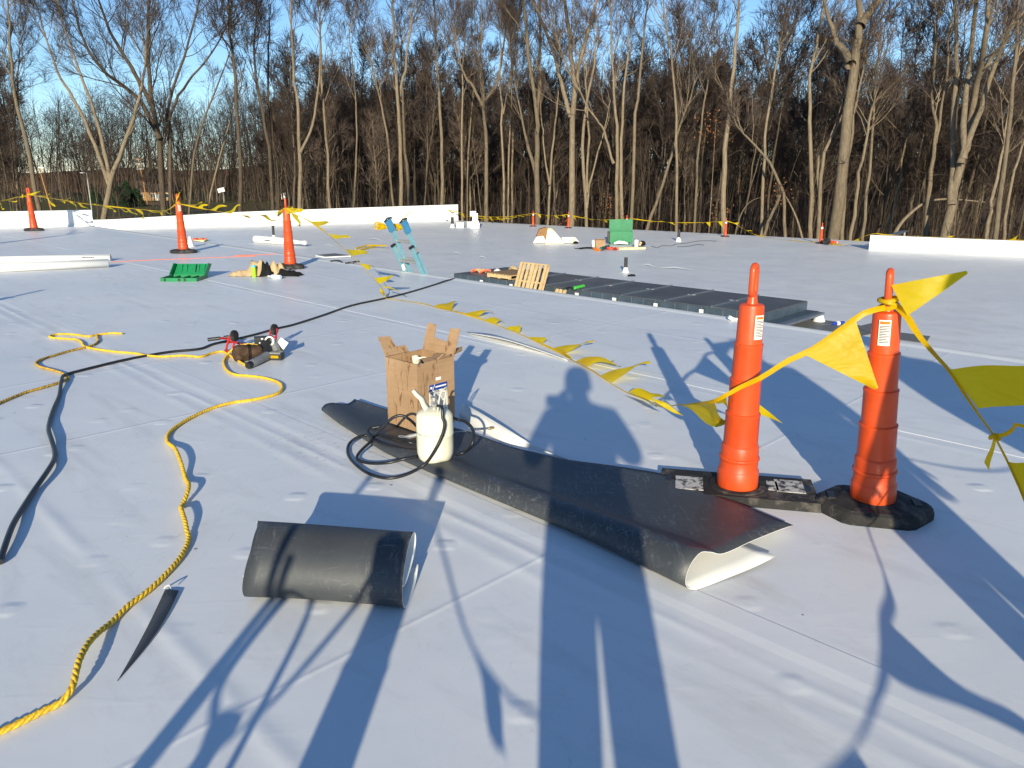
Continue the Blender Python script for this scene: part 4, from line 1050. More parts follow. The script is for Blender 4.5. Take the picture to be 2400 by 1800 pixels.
t2 = [KR, atY(*r9(2090,1130),2.52), atY(*r9(2125,1200),2.44), atY(*r9(2215,1400),2.28), Vector((1.53,1.92,.40)), Vector((1.43,1.45,.44)), Vector((1.30,.95,.46)), Vector((1.19,.63,.50)), Vector((1.06,.36,.50)), Vector((.84,.04,.50)), Vector((.62,-.3,.55)), Vector((.5,-.55,.62))]
band(root, t2, .034, 1.6, seed=10)
q = MB(); ring = [KR+Vector((.014*math.cos(a), .012*math.sin(a), .006*math.sin(2*a))) for a in np.linspace(0,6.283,11)[:-1]]; q.tube(ring, .008, 6, closed=True); q.build('knot', M['yellow'], root)
pennant(root, KR+Vector((-.004,0,.004)), KR+Vector((.006,0,-.01)), atY(*r9(2000,1215),2.62), .006, 92, tipw=2.2)
pennant(root, atY(*r9(2118,1185),2.45), atY(*r9(2220,1440),2.26), atY(*r9(2520,1330),2.3), .03, 93, tipw=.7)
pennant(root, Vector((1.19,.63,.50)), Vector((1.05,.34,.50)), Vector((1.35,.50,.36)), .03, 94, n=9, tipw=.12)
pennant(root, Vector((.82,.0,.50)), Vector((.66,-.24,.54)), Vector((.92,-.1,.30)), .03, 95, n=9)
# line beside the photographer
HE = D_E+Vector((0,0,.94))
root = thing('pennant_line', 'yellow pennant line tied to the post beside the photographer', 'pennant line', HE, group='yellow pennant lines')
band(root, [HE, Vector((-.44,.03,.80)), Vector((-.28,.03,.64)), Vector((-.13,.02,.56)), Vector((-.02,.02,.53)), Vector((.12,0,.50))], .03, 2, seed=12)
band(root, [HE, Vector((-.68,-.1,.80)), Vector((-.8,-.35,.71)), Vector((-.9,-.6,.70)), Vector((-1.2,-1.2,.72))], .03, 2, seed=13)
pennant(root, Vector((-.28,.03,.64)), Vector((-.16,.02,.57)), Vector((-.13,-.02,.50)), .02, 96, tipw=.3)
# far line on the lower roof
F = [p+Vector((0,-.05,.93)) for p in FARD]
root = thing('pennant_line', 'thin yellow pennant line strung along the far edge of the lower roof', 'pennant line', F[1], group='yellow pennant lines on the lower roof')
def sagged(a, b, s_): return [a, a.lerp(b,.25)-Vector((0,0,s_*.75)), a.lerp(b,.5)-Vector((0,0,s_)), a.lerp(b,.75)-Vector((0,0,s_*.75)), b]
for i, (a, b, s_) in enumerate(((0,1,.42),(1,2,.10),(2,3,.22),(3,4,.18))):
    wl = sagged(F[a], F[b], s_); band(root, wl, .06, 1.2, seed=20+i); auto_pennants(root, wl, .75, .42, .28, 30+i, lift=(-.7,.1))
wl = sagged(F[0]+Vector((0,0,-.03)), F[1]+Vector((0,.1,-.05)), .55); band(root, wl, .05, 1.2, seed=26); auto_pennants(root, wl, 1.1, .4, .25, 36, lift=(-.5,.1))
g0 = at(1780, 553, LOW+.05)
wl = [F[4]]+[atV(x,y,F[4],g0) for x, y in ((1722,524),(1745,538))]+[g0, at(1840,562,LOW+.03), at(1905,568,LOW+.03), at(1975,575,LOW+.06)]
band(root, wl, .06, 1.2, seed=28); auto_pennants(root, wl, .9, .42, .26, 38, lift=(-.3,.3))
e0 = at(1975,575,LOW+.1); pe = RA+Vector((.3,.25,.75)); pe.z = LOW+.78
wl = [e0, atV(1990,570,e0,pe), atV(2010,560,e0,pe), pe, RA+rd*1.2+Vector((0,.3,0))+Vector((0,0,.75)), RA+rd*6+Vector((0,.3,.72)), RA+rd*9+Vector((0,.35,.74))]
band(root, wl, .05, 1.2, seed=29); auto_pennants(root, wl, 1.3, .4, .26, 39, lift=(-.2,.35))
# ------------------------------------------------------------ ropes and hoses on the upper roof
def twisted_rope(name, pts, r, matl, label, pitch=.075, zl=0.0, group=None):
    P = resample(spline(pts, 10), .012); root = thing(name, label, 'rope', (P[0].x,P[0].y,0), group=group)
    for k in range(3):
        q = MB(); line = []; D = 0; u = None
        for i, p in enumerate(P):
            t = (P[min(i+1,len(P)-1)]-P[max(i-1,0)]).normalized()
            u = t.cross(Vector((0,0,1))).normalized(); v = u.cross(t)
            a = 2*math.pi*(D/pitch+k/3); line.append(p+(u*math.cos(a)+v*math.sin(a))*r*.48); D += .012
        q.tube(line, r*.56, 6); q.build('strand', matl, root, smooth=80)
    return root
def z4(pts): return zoom(0,750,3.16,pts)
def z5(pts): return zoom(0,1250,2.765,pts)
RR = .0105
A = z4([(905,100),(850,98),(800,99),(720,108),(650,121),(560,109),(450,103),(385,112),(368,124),(400,133),(480,138),(565,145),(605,165),(625,195),(700,214),(850,235),(1000,247),(1080,262),(1200,271),(1350,263),(1480,272),(1560,247),(1640,233),(1680,250),(1760,300),(1830,342),(1860,350)])
twisted_rope('yellow_rope', [at(x,y,RR+.004) for x, y in A], RR, M['rope'], 'yellow twisted rope looping at the left and ending at the tool pile')
B = z4([(716,112),(722,135),(728,155),(700,180),(640,200),(560,218),(480,238),(400,262),(310,290),(272,310),(268,328),(300,348),(370,366),(440,386),(490,412),(505,432),(440,462),(330,496),(200,532),(100,570),(0,612),(-60,640)])
twisted_rope('yellow_rope', [at(x,y,RR+.004) for x, y in B], RR, M['rope_dirty'], 'dirty yellow rope snaking out at the left edge under the hose')
Cc = z4([(1912,192),(1850,180),(1760,196),(1705,235),(1682,262),(1656,312),(1680,372),(1740,405),(1850,415),(1960,430),(2060,462),(2090,502),(2050,545),(1900,585),(1700,615),(1550,660),(1400,730),(1290,800),(1240,855),(1242,905),(1300,985),(1340,1080),(1372,1170),(1400,1245),(1395,1300),(1350,1375),(1345,1430),(1372,1520),(1392,1600)])
Cd = z5([(1225,20),(1205,90),(1150,180),(1050,290),(950,380),(830,470),(730,570),(640,670),(575,765),(525,870),(500,950),(470,1030),(400,1090),(280,1150),(120,1230),(0,1285),(-120,1340)])
hz = [.115,.125,.11,.05,.02]
def zc(i): return hz[i] if i < len(hz) else RR+.004
pts = [at(x,y,zc(i)) for i, (x,y) in enumerate(Cc)]+[at(x,y,RR+.004) for x, y in Cd]
# where the photograph shows a shadow gap the rope lifts off the roof
for i, p in enumerate(pts):
    if 20 <= i <= 28: p.z += .028*abs(math.sin((i-19)*1.05))
    if 36 <= i <= 40: p.z += .03*math.sin((i-35)/6*3.14)
twisted_rope('yellow_rope', pts, RR*1.05, M['rope'], 'long yellow twisted rope running down to the lower left corner')
hs = zoom(500,400,3.687,[(2120,925),(2040,945),(1900,990),(1700,1050),(1500,1100),(1200,1165),(950,1250),(700,1330),(550,1365),(350,1420),(200,1455),(0,1500)])+z4([(1480,215),(1270,236),(1090,265),(900,302),(700,350),(560,385),(498,402),(468,432),(455,480),(438,560),(400,660),(370,750),(363,830),(383,900),(405,970),(405,1030),(380,1100),(320,1190),(240,1290),(160,1420),(100,1540),(50,1670),(0,1800)])
hp = [at(x,y,.012) for x, y in hs]
ov = st(EDGE+.06, hp[0].dot(E1)); hp = [Vector((ov.x,ov.y,-.5)), Vector((ov.x,ov.y,-.05))]+hp[1:]
for i, p in enumerate(hp):
    if i > 22: p.z += .016*abs(math.sin(i*.8))
hp[20].z = .028; hp[21].z = .028
q = MB(); q.tube(resample(spline(hp,8),.03), .0125, 10); tag(q.build('air_hose', M['hose'], loc=hp[8]), 'black air hose running from the roof edge past the tools to the left', 'hose')
q = MB(); oc = [at(x,y,.006) for x, y in zoom(0,400,3.687,[(960,790),(1100,782),(1400,768),(1700,757),(2000,745),(2212,737)])+zoom(500,400,3.687,[(180,735),(350,728),(520,722),(590,718)])]
q.tube(spline(oc,6), .006, 6); tag(q.build('orange_cord', M['hiviz'], loc=oc[0]), 'thin orange cord lying from the white rolls to the roof edge', 'cord')

# ------------------------------------------------------------ dark folded membrane sheet
DS = 2.88                                                             # length along the seam direction
o0 = at(1612, 1392, 0.0); s0r = o0.dot(E2); tR = o0.dot(E1)
# cross sections (distance across the fold, height): bottom flap end -> fold -> top flap edge
CR = [(.46,.030),(.34,.016),(.20,.010),(.09,.006),(.03,.012),(-.005,.045),(-.004,.085),(.026,.128),(.080,.148),(.145,.124),(.215,.092),(.30,.080),(.42,.075),(.55,.066),(.68,.055),(.80,.040)]
CL = [(.20,.012),(.16,.012),(.12,.010),(.07,.006),(.03,.010),(.00,.035),(.00,.065),(.025,.095),(.06,.100),(.10,.090),(.15,.075),(.22,.062),(.30,.050),(.36,.050),(.42,.060),(.47,.075)]
CR = [(p.x,p.z) for p in spline([Vector((a,0,b)) for a, b in CR], 3)]; CL = [(p.x,p.z) for p in spline([Vector((a,0,b)) for a, b in CL], 3)]
rows = []; NT_ = 40
for i in range(NT_+1):
    f = i/NT_; t_ = tR-DS*(1-f); row = []
    sb = float(np.interp(t_, [-4.25,-3.9,-3.3,-2.9,-2.0,-1.75,-1.3], [2.49,2.41,2.31,2.30,2.295,2.28,2.235])); WD = float(np.interp(t_, [-4.25,-4.0,-3.6,-3.23,-2.82,-2.47,-2.23,-2.0,-1.3], [.24,.30,.42,.53,.53,.59,.70,.79,.76]))
    for j, ((a, b), (c_, d_)) in enumerate(zip(CL, CR)):
        g = f*f*(3-2*f)
        gz = f**2.6; x = a*(1-g)+c_*g; z = b*.62*(1-gz)+d_*gz
        j = j/3
        if j >= 9: z += .006*math.sin(f*9+j*.5)*(1-abs(f-.5)) ; z = max(z, .014)
        xm = .47*(1-g)+.80*g
        if j >= 8.9 and x > .12: x = .12+(x-.12)*(WD-.12)/(xm-.12)
        skew = .0
        if j >= 8: skew = -.02*(x)*f
        row.append(st(sb+x, t_+(.06*x if (f > .9 and j > 4) else 0)+(.26*x*max(0,(f-.7)/.3) if j < 4 else 0), z))
    rows.append(row)
q = MB(); q.grid(rows); q.f = [tuple(reversed(f)) for f in q.f]
root = thing('membrane_sheet', 'long charcoal membrane sheet folded over along its front edge', 'membrane sheet', st(s0r, tR-1.5))
o = q.build('folded_sheet', [M['dark'], M['white_sheet']], root, smooth=80)
md = o.modifiers.new('thick', 'SOLIDIFY'); md.thickness = .0025; md.offset = -1; md.material_offset = 1; md.material_offset_rim = 1
# white flap standing up behind the box
fl = [at(*p, z) for p, z in (((1075,972),.01),((1110,1000),.01),((1180,1035),.012),((1250,1052),.012),((1330,1078),.012))]
ft = [at(*p, z) for p, z in (((1086,945),.055),((1122,965),.085),((1185,1003),.070),((1255,1046),.03),((1330,1077),.014))]
q = MB(); q.grid([spline(fl,4), [a.lerp(b,.5)+Vector((0,.012,0)) for a, b in zip(spline(fl,4),spline(ft,4))], spline(ft,4)])
o = q.build('raised_flap', M['white_sheet'], root, smooth=80); md = o.modifiers.new('thick','SOLIDIFY'); md.thickness = .002
# ------------------------------------------------------------ short curled piece of membrane
p0 = at(570,1419,0); p1 = at(945,1442,0); ax = (p1-p0).normalized(); dp = Vector((-ax.y, ax.x, 0)); Lr = (p1-p0).length
CP = [(.250,.062),(.205,.022),(.140,.006),(.065,.004),(.018,.022),(.000,.060),(.004,.100),(.022,.140),(.052,.178),(.092,.208),(.140,.228),(.190,.230),(.222,.208),(.224,.176),(.198,.144),(.150,.120),(.096,.104),(.050,.096),(.016,.104)]
prof = spline([Vector((a,0,b)) for a, b in CP], 3)
q = MB(); rows = []
for i in range(13):
    f = i/12; row = []
    for j, p in enumerate(prof):
        u = j/(len(prof)-1); l = f*Lr + (1-f)*(.02*max(0,1-abs(u-.45)/.2)-.03*max(0,1-abs(u-.66)/.1)+.10*max(0,1-u/.22))
        k_ = 1.02-.02*f; row.append(p0+ax*l+dp*(p.x*k_+.006*math.sin(f*3.14))+Vector((0,0,p.z*k_+.004*math.sin(f*3.14+u*3))))
    rows.append(row)
q.grid(rows)
o = q.build('membrane_offcut', [M['white_sheet'], M['dark']], loc=p0, smooth=80); tag(o, 'short charcoal membrane offcut curled into a double roll', 'membrane offcut', 'membrane offcuts')
md = o.modifiers.new('thick','SOLIDIFY'); md.thickness = .0022; md.offset = 1; md.material_offset = 1; md.material_offset_rim = 0
# dark wedge-shaped scrap
w0, w1_, w2_ = at(387,1381,.012), at(419,1384,.016), at(275,1596,.006)
q = MB(); rows = []
for i in range(11):
    f = (i/10)**.9; bend = Vector((-.02,.0,0))*math.sin(f*3.14)
    a = w0.lerp(w2_, f)+bend*-.3; b = w1_.lerp(w2_, f)+bend*-1.0; rows.append([a, a.lerp(b,.5)+Vector((0,0,.0015)), b])
q.grid(rows); q.f = [tuple(reversed(f)) for f in q.f]; o = q.build('membrane_offcut', [M['dark'], M['white_sheet']], loc=w2_, smooth=80); tag(o, 'narrow dark wedge-shaped membrane scrap beside the rope', 'membrane offcut', 'membrane offcuts')
md = o.modifiers.new('thick','SOLIDIFY'); md.thickness = .002; md.material_offset = 1
q = MB(); q.tube(spline([at(385,1379,.012), at(390,1374,.03), at(396,1372,.04), at(401,1378,.02)],4), .003, 5); q.build('white_sliver', M['white_sheet'], o)
# loose white lap strip on the roof
q = MB(); a = [at(*p,.006) for p in ((1093,778),(1150,783),(1200,797),(1265,818),(1330,843))]; b = [at(*p,z) for p, z in (((1105,782),.02),((1160,792),.04),((1205,803),.05),((1275,826),.03),((1330,846),.01))]
q.grid([spline(a,4), spline(b,4)]); o = q.build('membrane_strip', M['white_sheet'], loc=a[2], smooth=80); tag(o, 'loose white membrane edge lifting behind the box', 'membrane strip')
md = o.modifiers.new('thick','SOLIDIFY'); md.thickness = .003
# small white strip under the dark sheet at its right end
q = MB(); q.hexa([at(*p,.004) for p in ((1740,1330),(1800,1308),(1796,1292),(1755,1300))],[at(*p,.008) for p in ((1740,1330),(1800,1308),(1796,1292),(1755,1300))])

# ------------------------------------------------------------ cardboard box
bc = at(982, 1016, .03); W = .285; HB = .405
el = Vector((-.73,.683,0)); er = Vector((.683,.73,0)); zb = .050
bc = at(982, 1014, zb)
root = thing('cardboard_box', 'worn open cardboard box with torn flaps standing on the dark sheet', 'box', bc+el*W*.5+er*W*.5)
E0, EL_, ER_, EB = bc, bc+el*W, bc+er*W, bc+el*W+er*W
up = Vector((0,0,HB)); T0 = .006
def panel(name, a, b, h0, h1, n, par=root, matl=None):
    q = MB(); z0 = Vector((0,0,h0)); z1 = Vector((0,0,h1)); n = n*T0
    q.hexa([a+z0, b+z0, b+n+z0, a+n+z0], [a+z1, b+z1, b+n+z1, a+n+z1]); return q.build(name, matl or M['card'], par, smooth=0)
panel('side_panel', EL_, E0, 0, HB, er); front = panel('side_panel', E0+er*T0, ER_-er*T0, 0, HB-.002, el); panel('side_panel', EB, EL_+er*T0, 0, HB, -el); panel('side_panel', ER_, EB-el*T0, 0, HB, -er)
q = MB(); q.hexa([E0+er*.01+el*.01+Vector((0,0,.004)), ER_-er*.01+el*.01+Vector((0,0,.004)), EB-er*.01-el*.01+Vector((0,0,.004)), EL_+er*.01-el*.01+Vector((0,0,.004))], [E0+er*.01+el*.01+Vector((0,0,.012)), ER_-er*.01+el*.01+Vector((0,0,.012)), EB-er*.01-el*.01+Vector((0,0,.012)), EL_+er*.01-el*.01+Vector((0,0,.012))]); q.build('bottom_panel', M['card'], root, smooth=0)
def flap(pts2, O, ux, uy, name='flap', th=.006):
    """2-D outline in the plane ux, uy pushed by the board thickness"""
    n = ux.cross(uy).normalized(); q = MB(); q.extr([O+ux*x+uy*y for x, y in pts2], n*th); return q.build(name, M['card'], root, smooth=0)
# back-right flap with the handle cut-out (a U of two prongs)
n_up = (Vector((0,0,1))+er*.32).normalized()
flap([(0,0),(W,0),(W,.085),(W-.0,.165),(W-.075,.165),(W-.082,.085),(.085,.075),(.078,.158),(0,.165)], ER_+up, el, n_up)
# back-left flap, one prong left
n2 = (Vector((0,0,1))+el*.75).normalized()
flap([(0,0),(W*.62,0),(W*.60,.045),(W*.36,.05),(W*.33,.12),(.01,.13)], EL_+up, er, n2)
# front flaps torn, folded inwards and out
flap([(.0,0),(W*.78,0),(W*.70,.06),(W*.45,.05),(W*.3,.085),(W*.1,.07)], ER_+up+Vector((0,0,.002)), -er, (el*.9+Vector((0,0,.18))).normalized())
flap([(0,0),(.11,0),(.16,.03),(.10,.035),(.02,.05)], ER_+up+Vector((0,0,.008)), (er*.9+el*.35).normalized(), (el*.7+Vector((0,0,.25))).normalized())
flap([(0,0),(.10,0),(.09,.03),(.05,.02),(.03,.04)], E0+up+er*.15+Vector((0,0,.004)), er, (Vector((0,0,1))*.6-el*.4).normalized())
# label
def on_front(x, z, off): return E0+er*x+Vector((0,0,z))-el*off
def sticker(x0, x1, z0, z1, off, matl, name, par, th=.0012):
    q = MB(); q.hexa([on_front(x0,z0,off), on_front(x1,z0,off), on_front(x1,z0,off-th), on_front(x0,z0,off-th)], [on_front(x0,z1,off), on_front(x1,z1,off), on_front(x1,z1,off-th), on_front(x0,z1,off-th)]); return q.build(name, matl, par, smooth=0)
lb = sticker(.085,.225,.075,.265,.0022, M['paper'], 'product_label', front)
sticker(.085,.225,.228,.265,.0032, M['label_blue'], 'header_print', lb); sticker(.093,.108,.240,.254,.0042, M['paper'], 'logo_print', lb)
q = MB(); a, b, c_, d_ = on_front(.106,.228,.0042), on_front(.111,.228,.0042), on_front(.129,.265,.0042), on_front(.124,.265,.0042); q.add([a,b,c_,d_],[(0,1,2,3)]); q.build('slash_print', M['paper'], lb, smooth=0)
sticker(.132,.216,.243,.252,.0042, M['paper'], 'title_print', lb)
q = MB()
for cidx in range(3):
    for r_ in range(17):
        x0 = .091+cidx*.044; wl = .036*(1-.3*((r_*7+cidx*3)%5 == 0)); z0 = .215-r_*.0078
        if (r_+cidx*2)%6 == 5: continue
        q.hexa([on_front(x0,z0,.0030), on_front(x0+wl,z0,.0030), on_front(x0+wl,z0,.0022), on_front(x0,z0,.0022)], [on_front(x0,z0+.003,.0030), on_front(x0+wl,z0+.003,.0030), on_front(x0+wl,z0+.003,.0022), on_front(x0,z0+.003,.0022)])
q.build('text_print', M['ink'], lb, smooth=0)
sticker(.138,.178,.285,.303,.0022, M['paper'], 'small_label', front)
# ------------------------------------------------------------ adhesive cylinders
def cylinder_tank(loc, label, rot=0.0, hose=True):
    root = thing('adhesive_cylinder', label, 'gas cylinder', loc, rot, 'adhesive cylinders')
    q = MB(); q.lathe([(.055,.004),(.072,.008),(.086,.022),(.094,.050),(.095,.085),(.0953,.148),(.0962,.150),(.0962,.154),(.0953,.156),(.095,.235),(.092,.252),(.083,.266),(.066,.276),(.040,.283),(.020,.285)], 36)
    body = q.build('body', M['cream'], root, local=True, smooth=50)
    q = MB(); q.lathe([(.058,.0),(.060,.010),(.052,.010),(.050,.0)], 24); q.build('foot_ring', M['cream'], body, local=True)
    q = MB()
    for k in range(26):
        a0 = -148+k*4.4
        if k % 5 == 4: continue
        for z in (.160,.166):
            rows = [[(.0959*math.cos(R(a0+d)), .0959*math.sin(R(a0+d)), zz) for d in (0,1.6,3.2)] for zz in (z, z+.003)]; q.grid(rows)
    q.build('text_print', M['ink'], body, local=True, smooth=0)
    q = MB(); q.lathe([(.020,.280),(.020,.296),(.014,.298),(.014,.330),(.018,.332),(.018,.345),(.006,.347)], 14); v = q.build('valve', M['dull_steel'], root, local=True)
    q = MB(); q.tube([(0,0,.315),(.025,-.035,.318),(.03,-.05,.315)], [.012,.012,.010], 8); q.build('outlet', M['dull_steel'], v, local=True)
    q = MB(); q.tube(round3([(-.012,.028,.30),(-.014,.032,.335),(-.006,.038,.365),(.012,.036,.37)]), .006, 6); q.build('valve_lever', M['dull_steel'], v, local=True)
    # two bent strap handles
    for sg in (-1, 1):
        q = MB()
        pts = [(sg*.035,.0,.278),(sg*.052,0,.300),(sg*.066,0,.330),(sg*.092,0,.350),(sg*.112,0,.372)] if sg < 0 else [(.032,0,.280),(.040,0,.315),(.046,0,.350),(.052,0,.380),(.060,0,.392)]
        sp = spline(pts, 4)
        if sg < 0:
            rows = [[p+Vector((0,-w_,0)) , p+Vector((.004,0,.004)), p+Vector((0,w_,0))] for p, w_ in zip(sp, np.linspace(.034,.020,len(sp)))]
            q.grid(rows); o = q.build('handle', M['cream'], root, local=True, smooth=70); md = o.modifiers.new('t','SOLIDIFY'); md.thickness = .004
        else:
            loop = [(.034,-.036,.278),(.044,-.040,.330),(.052,-.038,.372),(.060,-.024,.392),(.062,.0,.396),(.060,.024,.392),(.052,.038,.372),(.044,.040,.330),(.034,.036,.278)]
            q.tube(spline(loop,4), .0075, 6, flat=(1.0,.6)); q.build('handle', M['cream'], root, local=True, smooth=70)
    return root
def round3(p): return spline([Vector(x) for x in p], 4)
tk = at(1021, 1078, .055); tk.z = .052
cylinder_tank(tk, 'cream adhesive cylinder with hose standing in front of the cardboard box', R(-18))
inn = bc+el*W*.5+er*W*.5
cylinder_tank(Vector((inn.x,inn.y,bc.z+.014)), 'cream cylinder standing inside the cardboard box', R(-70))
def hz2(z): return z-.036 if .07 <= z <= .13 else z
# hose: coil from the valve of the front cylinder
def z7(pts): return zoom(750,750,4.424,pts)
vo = tk+Vector((.02,-.05,.315))
hosep = [vo, vo+Vector((.03,-.035,.0)), atY(*z7([(1270,1010)])[0], tk.y-.10), atY(*z7([(1292,1080)])[0], tk.y-.105), atY(*z7([(1265,1200)])[0], tk.y-.11), atY(*z7([(1180,1370)])[0], tk.y-.12)]
hosep += [at(*p,hz2(z)) for p, z in zip(z7([(1080,1500),(900,1600),(700,1640),(500,1590),(360,1490),(290,1390),(300,1290),(380,1220),(500,1195),(540,1215),(520,1265),(440,1340),(385,1410),(400,1455),(520,1485),(700,1480),(880,1440),(1010,1415)]), [.10,.03,.02,.02,.02,.02,.025,.05,.09,.10,.10,.08,.03,.02,.02,.04,.09,.11])]
q = MB(); q.tube(resample(spline(hosep,8),.02), .0082, 8)
root = thing('spray_hose', 'black spray hose coiled around the front cylinder with its metal wand', 'hose', at(*z7([(700,1500)])[0],0))
q.build('hose', M['hose'], root, smooth=80)
hb = [at(*p,hz2(z)) for p, z in zip(z7([(1010,1110),(940,1040),(850,990),(760,1010),(680,1080),(600,1160),(560,1200),(540,1225),(500,1180),(490,1150),(520,1125),(620,1105)]), [.16,.22,.25,.24,.20,.15,.11,.10,.10,.10,.10,.11])]
q = MB(); q.tube(resample(spline(hb,8),.02), .0082, 8); q.build('hose', M['hose'], root, smooth=80)
hb = [at(*p,hz2(z)) for p, z in zip(z7([(560,1190),(640,1200),(760,1220),(900,1245),(1010,1265)]), [.10,.105,.11,.11,.11])]
q = MB(); q.tube(resample(spline(hb,8),.02), .0082, 8); q.build('hose', M['hose'], root, smooth=80)
hb = [at(*p,hz2(z)) for p, z in zip(z7([(540,1230),(620,1270),(760,1310),(900,1340),(1020,1352)]), [.10,.10,.10,.10,.10])]
q = MB(); q.tube(resample(spline(hb,8),.02), .0078, 8); q.build('hose', M['hose'], root, smooth=80)
yb = tk.y+.10
hb = [tk+Vector((.085,.03,.235)), atY(*z7([(1420,1030)])[0],yb), atY(*z7([(1500,1050)])[0],yb-.02), atY(*z7([(1570,1110)])[0],yb-.05), atY(*z7([(1598,1200)])[0],yb-.08), atY(*z7([(1570,1300)])[0],yb-.11), at(*z7([(1500,1370)])[0],.075), at(*z7([(1410,1400)])[0],.065)]
q = MB(); q.tube(resample(spline(hb,8),.02), .0082, 8); q.build('hose', M['hose'], root, smooth=80)
q = MB(); wa, wb = at(*z7([(1375,1165)])[0],.075), at(*z7([(1745,1125)])[0],.06); q.tube([wa, wb], .0045, 8); wd = q.build('wand', M['steel'], root)
q = MB(); q.tube([wb, wb.lerp(at(*z7([(1800,1120)])[0],.06),.5), at(*z7([(1800,1118)])[0],.06)], [.008,.010,.006], 8); q.build('nozzle', mat('brass',(.55,.40,.16),.35,.5,.1,metal=.8), wd)
g0, g1 = at(*z7([(860,1225)])[0],.065), at(*z7([(1015,1190)])[0],.09)
q = MB(); q.tube([g0, g0.lerp(g1,.5), g1], [.010,.014,.012], 8); gn = q.build('spray_gun', M['dull_steel'], root)
q = MB(); q.tube([g0.lerp(g1,.3), g0.lerp(g1,.35)+Vector((.02,-.05,-.012)), g0.lerp(g1,.3)+Vector((.03,-.08,-.02))], [.010,.011,.008], 7); q.build('gun_grip', M['dull_steel'], gn)
q = MB(); q.tube(spline([g0.lerp(g1,.1)+Vector((0,0,.01)), g0+Vector((-.02,-.02,.02)), g0+Vector((.0,-.035,.015)), g0.lerp(g1,.3)],4), .004, 5); q.build('trigger', M['dull_steel'], gn)

# ------------------------------------------------------------ tool pile
def zt(x, y): return (480+x/8.508, 740+y/8.508)
# red bolt cutter standing on its jaws with the black grips: two red frames with black wheels
tp = at(*zt(480,740), 0)
root = thing('cable_roller', 'red frame with two black wheels carrying the hose at the tool pile', 'cable roller', tp)
def wheel_leg(base_px, top_px, wheel_px, off, yy=None):
    b = at(*zt(*base_px), 0); Y = b.y
    t_ = atY(*zt(*top_px), Y+.01); wc = atY(*zt(*wheel_px), Y+.03)
    for k, dx in enumerate((-.022,.022)):
        q = MB(); q.tube([b+Vector((dx+.0,off*k,.005)), t_+Vector((dx,off*k,0))], .0095, 8); q.build('leg', M['red'], root)
    m_ = b.lerp(t_,.55)
    q = MB(); q.tube([m_+Vector((-.03,0,0)), m_+Vector((.03,off,0))], .007, 6); q.build('cross_bar', M['red'], root)
    q = MB(); q.lathe([(.008,-.009),(.040,-.010),(.050,-.007),(.045,0),(.050,.007),(.040,.010),(.008,.009)], 18); wl = q.build('wheel', M['rubber'], root, local=True)
    wl.location = wc-tp; wl.rotation_euler = (R(8), R(90), R(-14))
wheel_leg((470,720),(540,400),(585,400),.04)
wheel_leg((1330,640),(1360,270),(1385,275),.04)
a, b = at(*zt(700,560),.04), at(*zt(305,448),.10)
q = MB(); q.tube([at(*zt(760,545),.03), a, atY(*zt(430,455),at(*zt(430,640),0).y), b], .011, 8); q.build('handle_bar', M['red'], root)
c_ = atY(*zt(60,478), b.y-.02)
q = MB(); q.tube([b, c_], .0155, 10); q.build('grip', M['black_plastic'], root)
q = MB(); q.tube([b+Vector((.06,.06,.0)), b+Vector((.06,.06,0))+(b-c_)*-.45], .0155, 10); q.build('grip', M['black_plastic'], root)
q = MB(); q.tube([at(*zt(430,700),.012), at(*zt(445,730),.012)], .018, 8); q.build('foot', M['red'], root)
# brown canvas bag, rolled
c0, c1 = at(*zt(585,760),.068), at(*zt(1130,720),.062)
root = thing('canvas_roll', 'brown rolled canvas bag in the tool pile', 'bag', (c0+c1)/2)
sp = [c0.lerp(c1,k/8) for k in range(9)]
q = MB(); q.tube([c0-(c1-c0)*.06]+sp+[c1+(c1-c0)*.04], [.03,.060,.070,.072,.070,.066,.068,.066,.062,.056,.03], 14); q.build('body', M['brown_canvas'], root, smooth=80)
for f in (.5,.56):
    cc = c0.lerp(c1,f); n = (c1-c0).normalized(); u = n.cross(Vector((0,0,1))).normalized(); v = u.cross(n)
    q = MB(); q.tube([cc+(u*math.cos(a)+v*math.sin(a))*.071 for a in np.linspace(0,6.283,17)[:-1]], .004, 5, closed=True); q.build('strap', M['black_cloth'], root)
# cordless grinder / welder: grey barrel, black gear housing, battery
n0, n1 = at(*zt(930,960),.036), at(*zt(1235,800),.042)
root = thing('cordless_tool', 'grey and black cordless cutting tool with a yellow-striped battery', 'power tool', (n0+n1)/2)
q = MB(); d = (n1-n0); q.tube([n0-d*.05, n0, n0+d*.04, n0.lerp(n1,.35), n0.lerp(n1,.7), n1], [.026,.030,.033,.035,.034,.038], 14); q.build('barrel', M['grey_plastic'], root)
q = MB(); q.tube([n0-d*.24, n0-d*.2, n0-d*.05], [.022,.028,.028], 12); q.build('end_cap', M['black_plastic'], root)
for k in range(3):
    f = .2+.2*k; q = MB(); q.tube([n0.lerp(n1,f)+Vector((-.01,-.01,.034)), n0.lerp(n1,f+.12)+Vector((-.01,-.01,.036))], .004, 5); q.build('vent_rib', M['black_plastic'], root)
hc = at(*zt(1240,690),.06); Yh_ = hc.y
q = MB(); q.tube([n1, n1.lerp(hc+Vector((0,0,.03)),.6), hc+Vector((0,0,.06))], [.036,.045,.05], 12); q.build('gear_housing', M['black_plastic'], root)
q = MB(); q.box(hc+Vector((-.03,.03,.075)), (.15,.06,.075), Matrix.Rotation(.3,3,'Z')); q.build('guard', M['black_plastic'], root, smooth=0)
for dx, dz in ((-.07,.09),(-.03,.10),(-.05,.065),(.0,.08)):
    q = MB(); q.box(hc+Vector((dx,-.005,dz)), (.018,.01,.010)); q.build('guard_mark', M['white_plastic'], root, smooth=0)
bb = at(*zt(1420,800),.035)
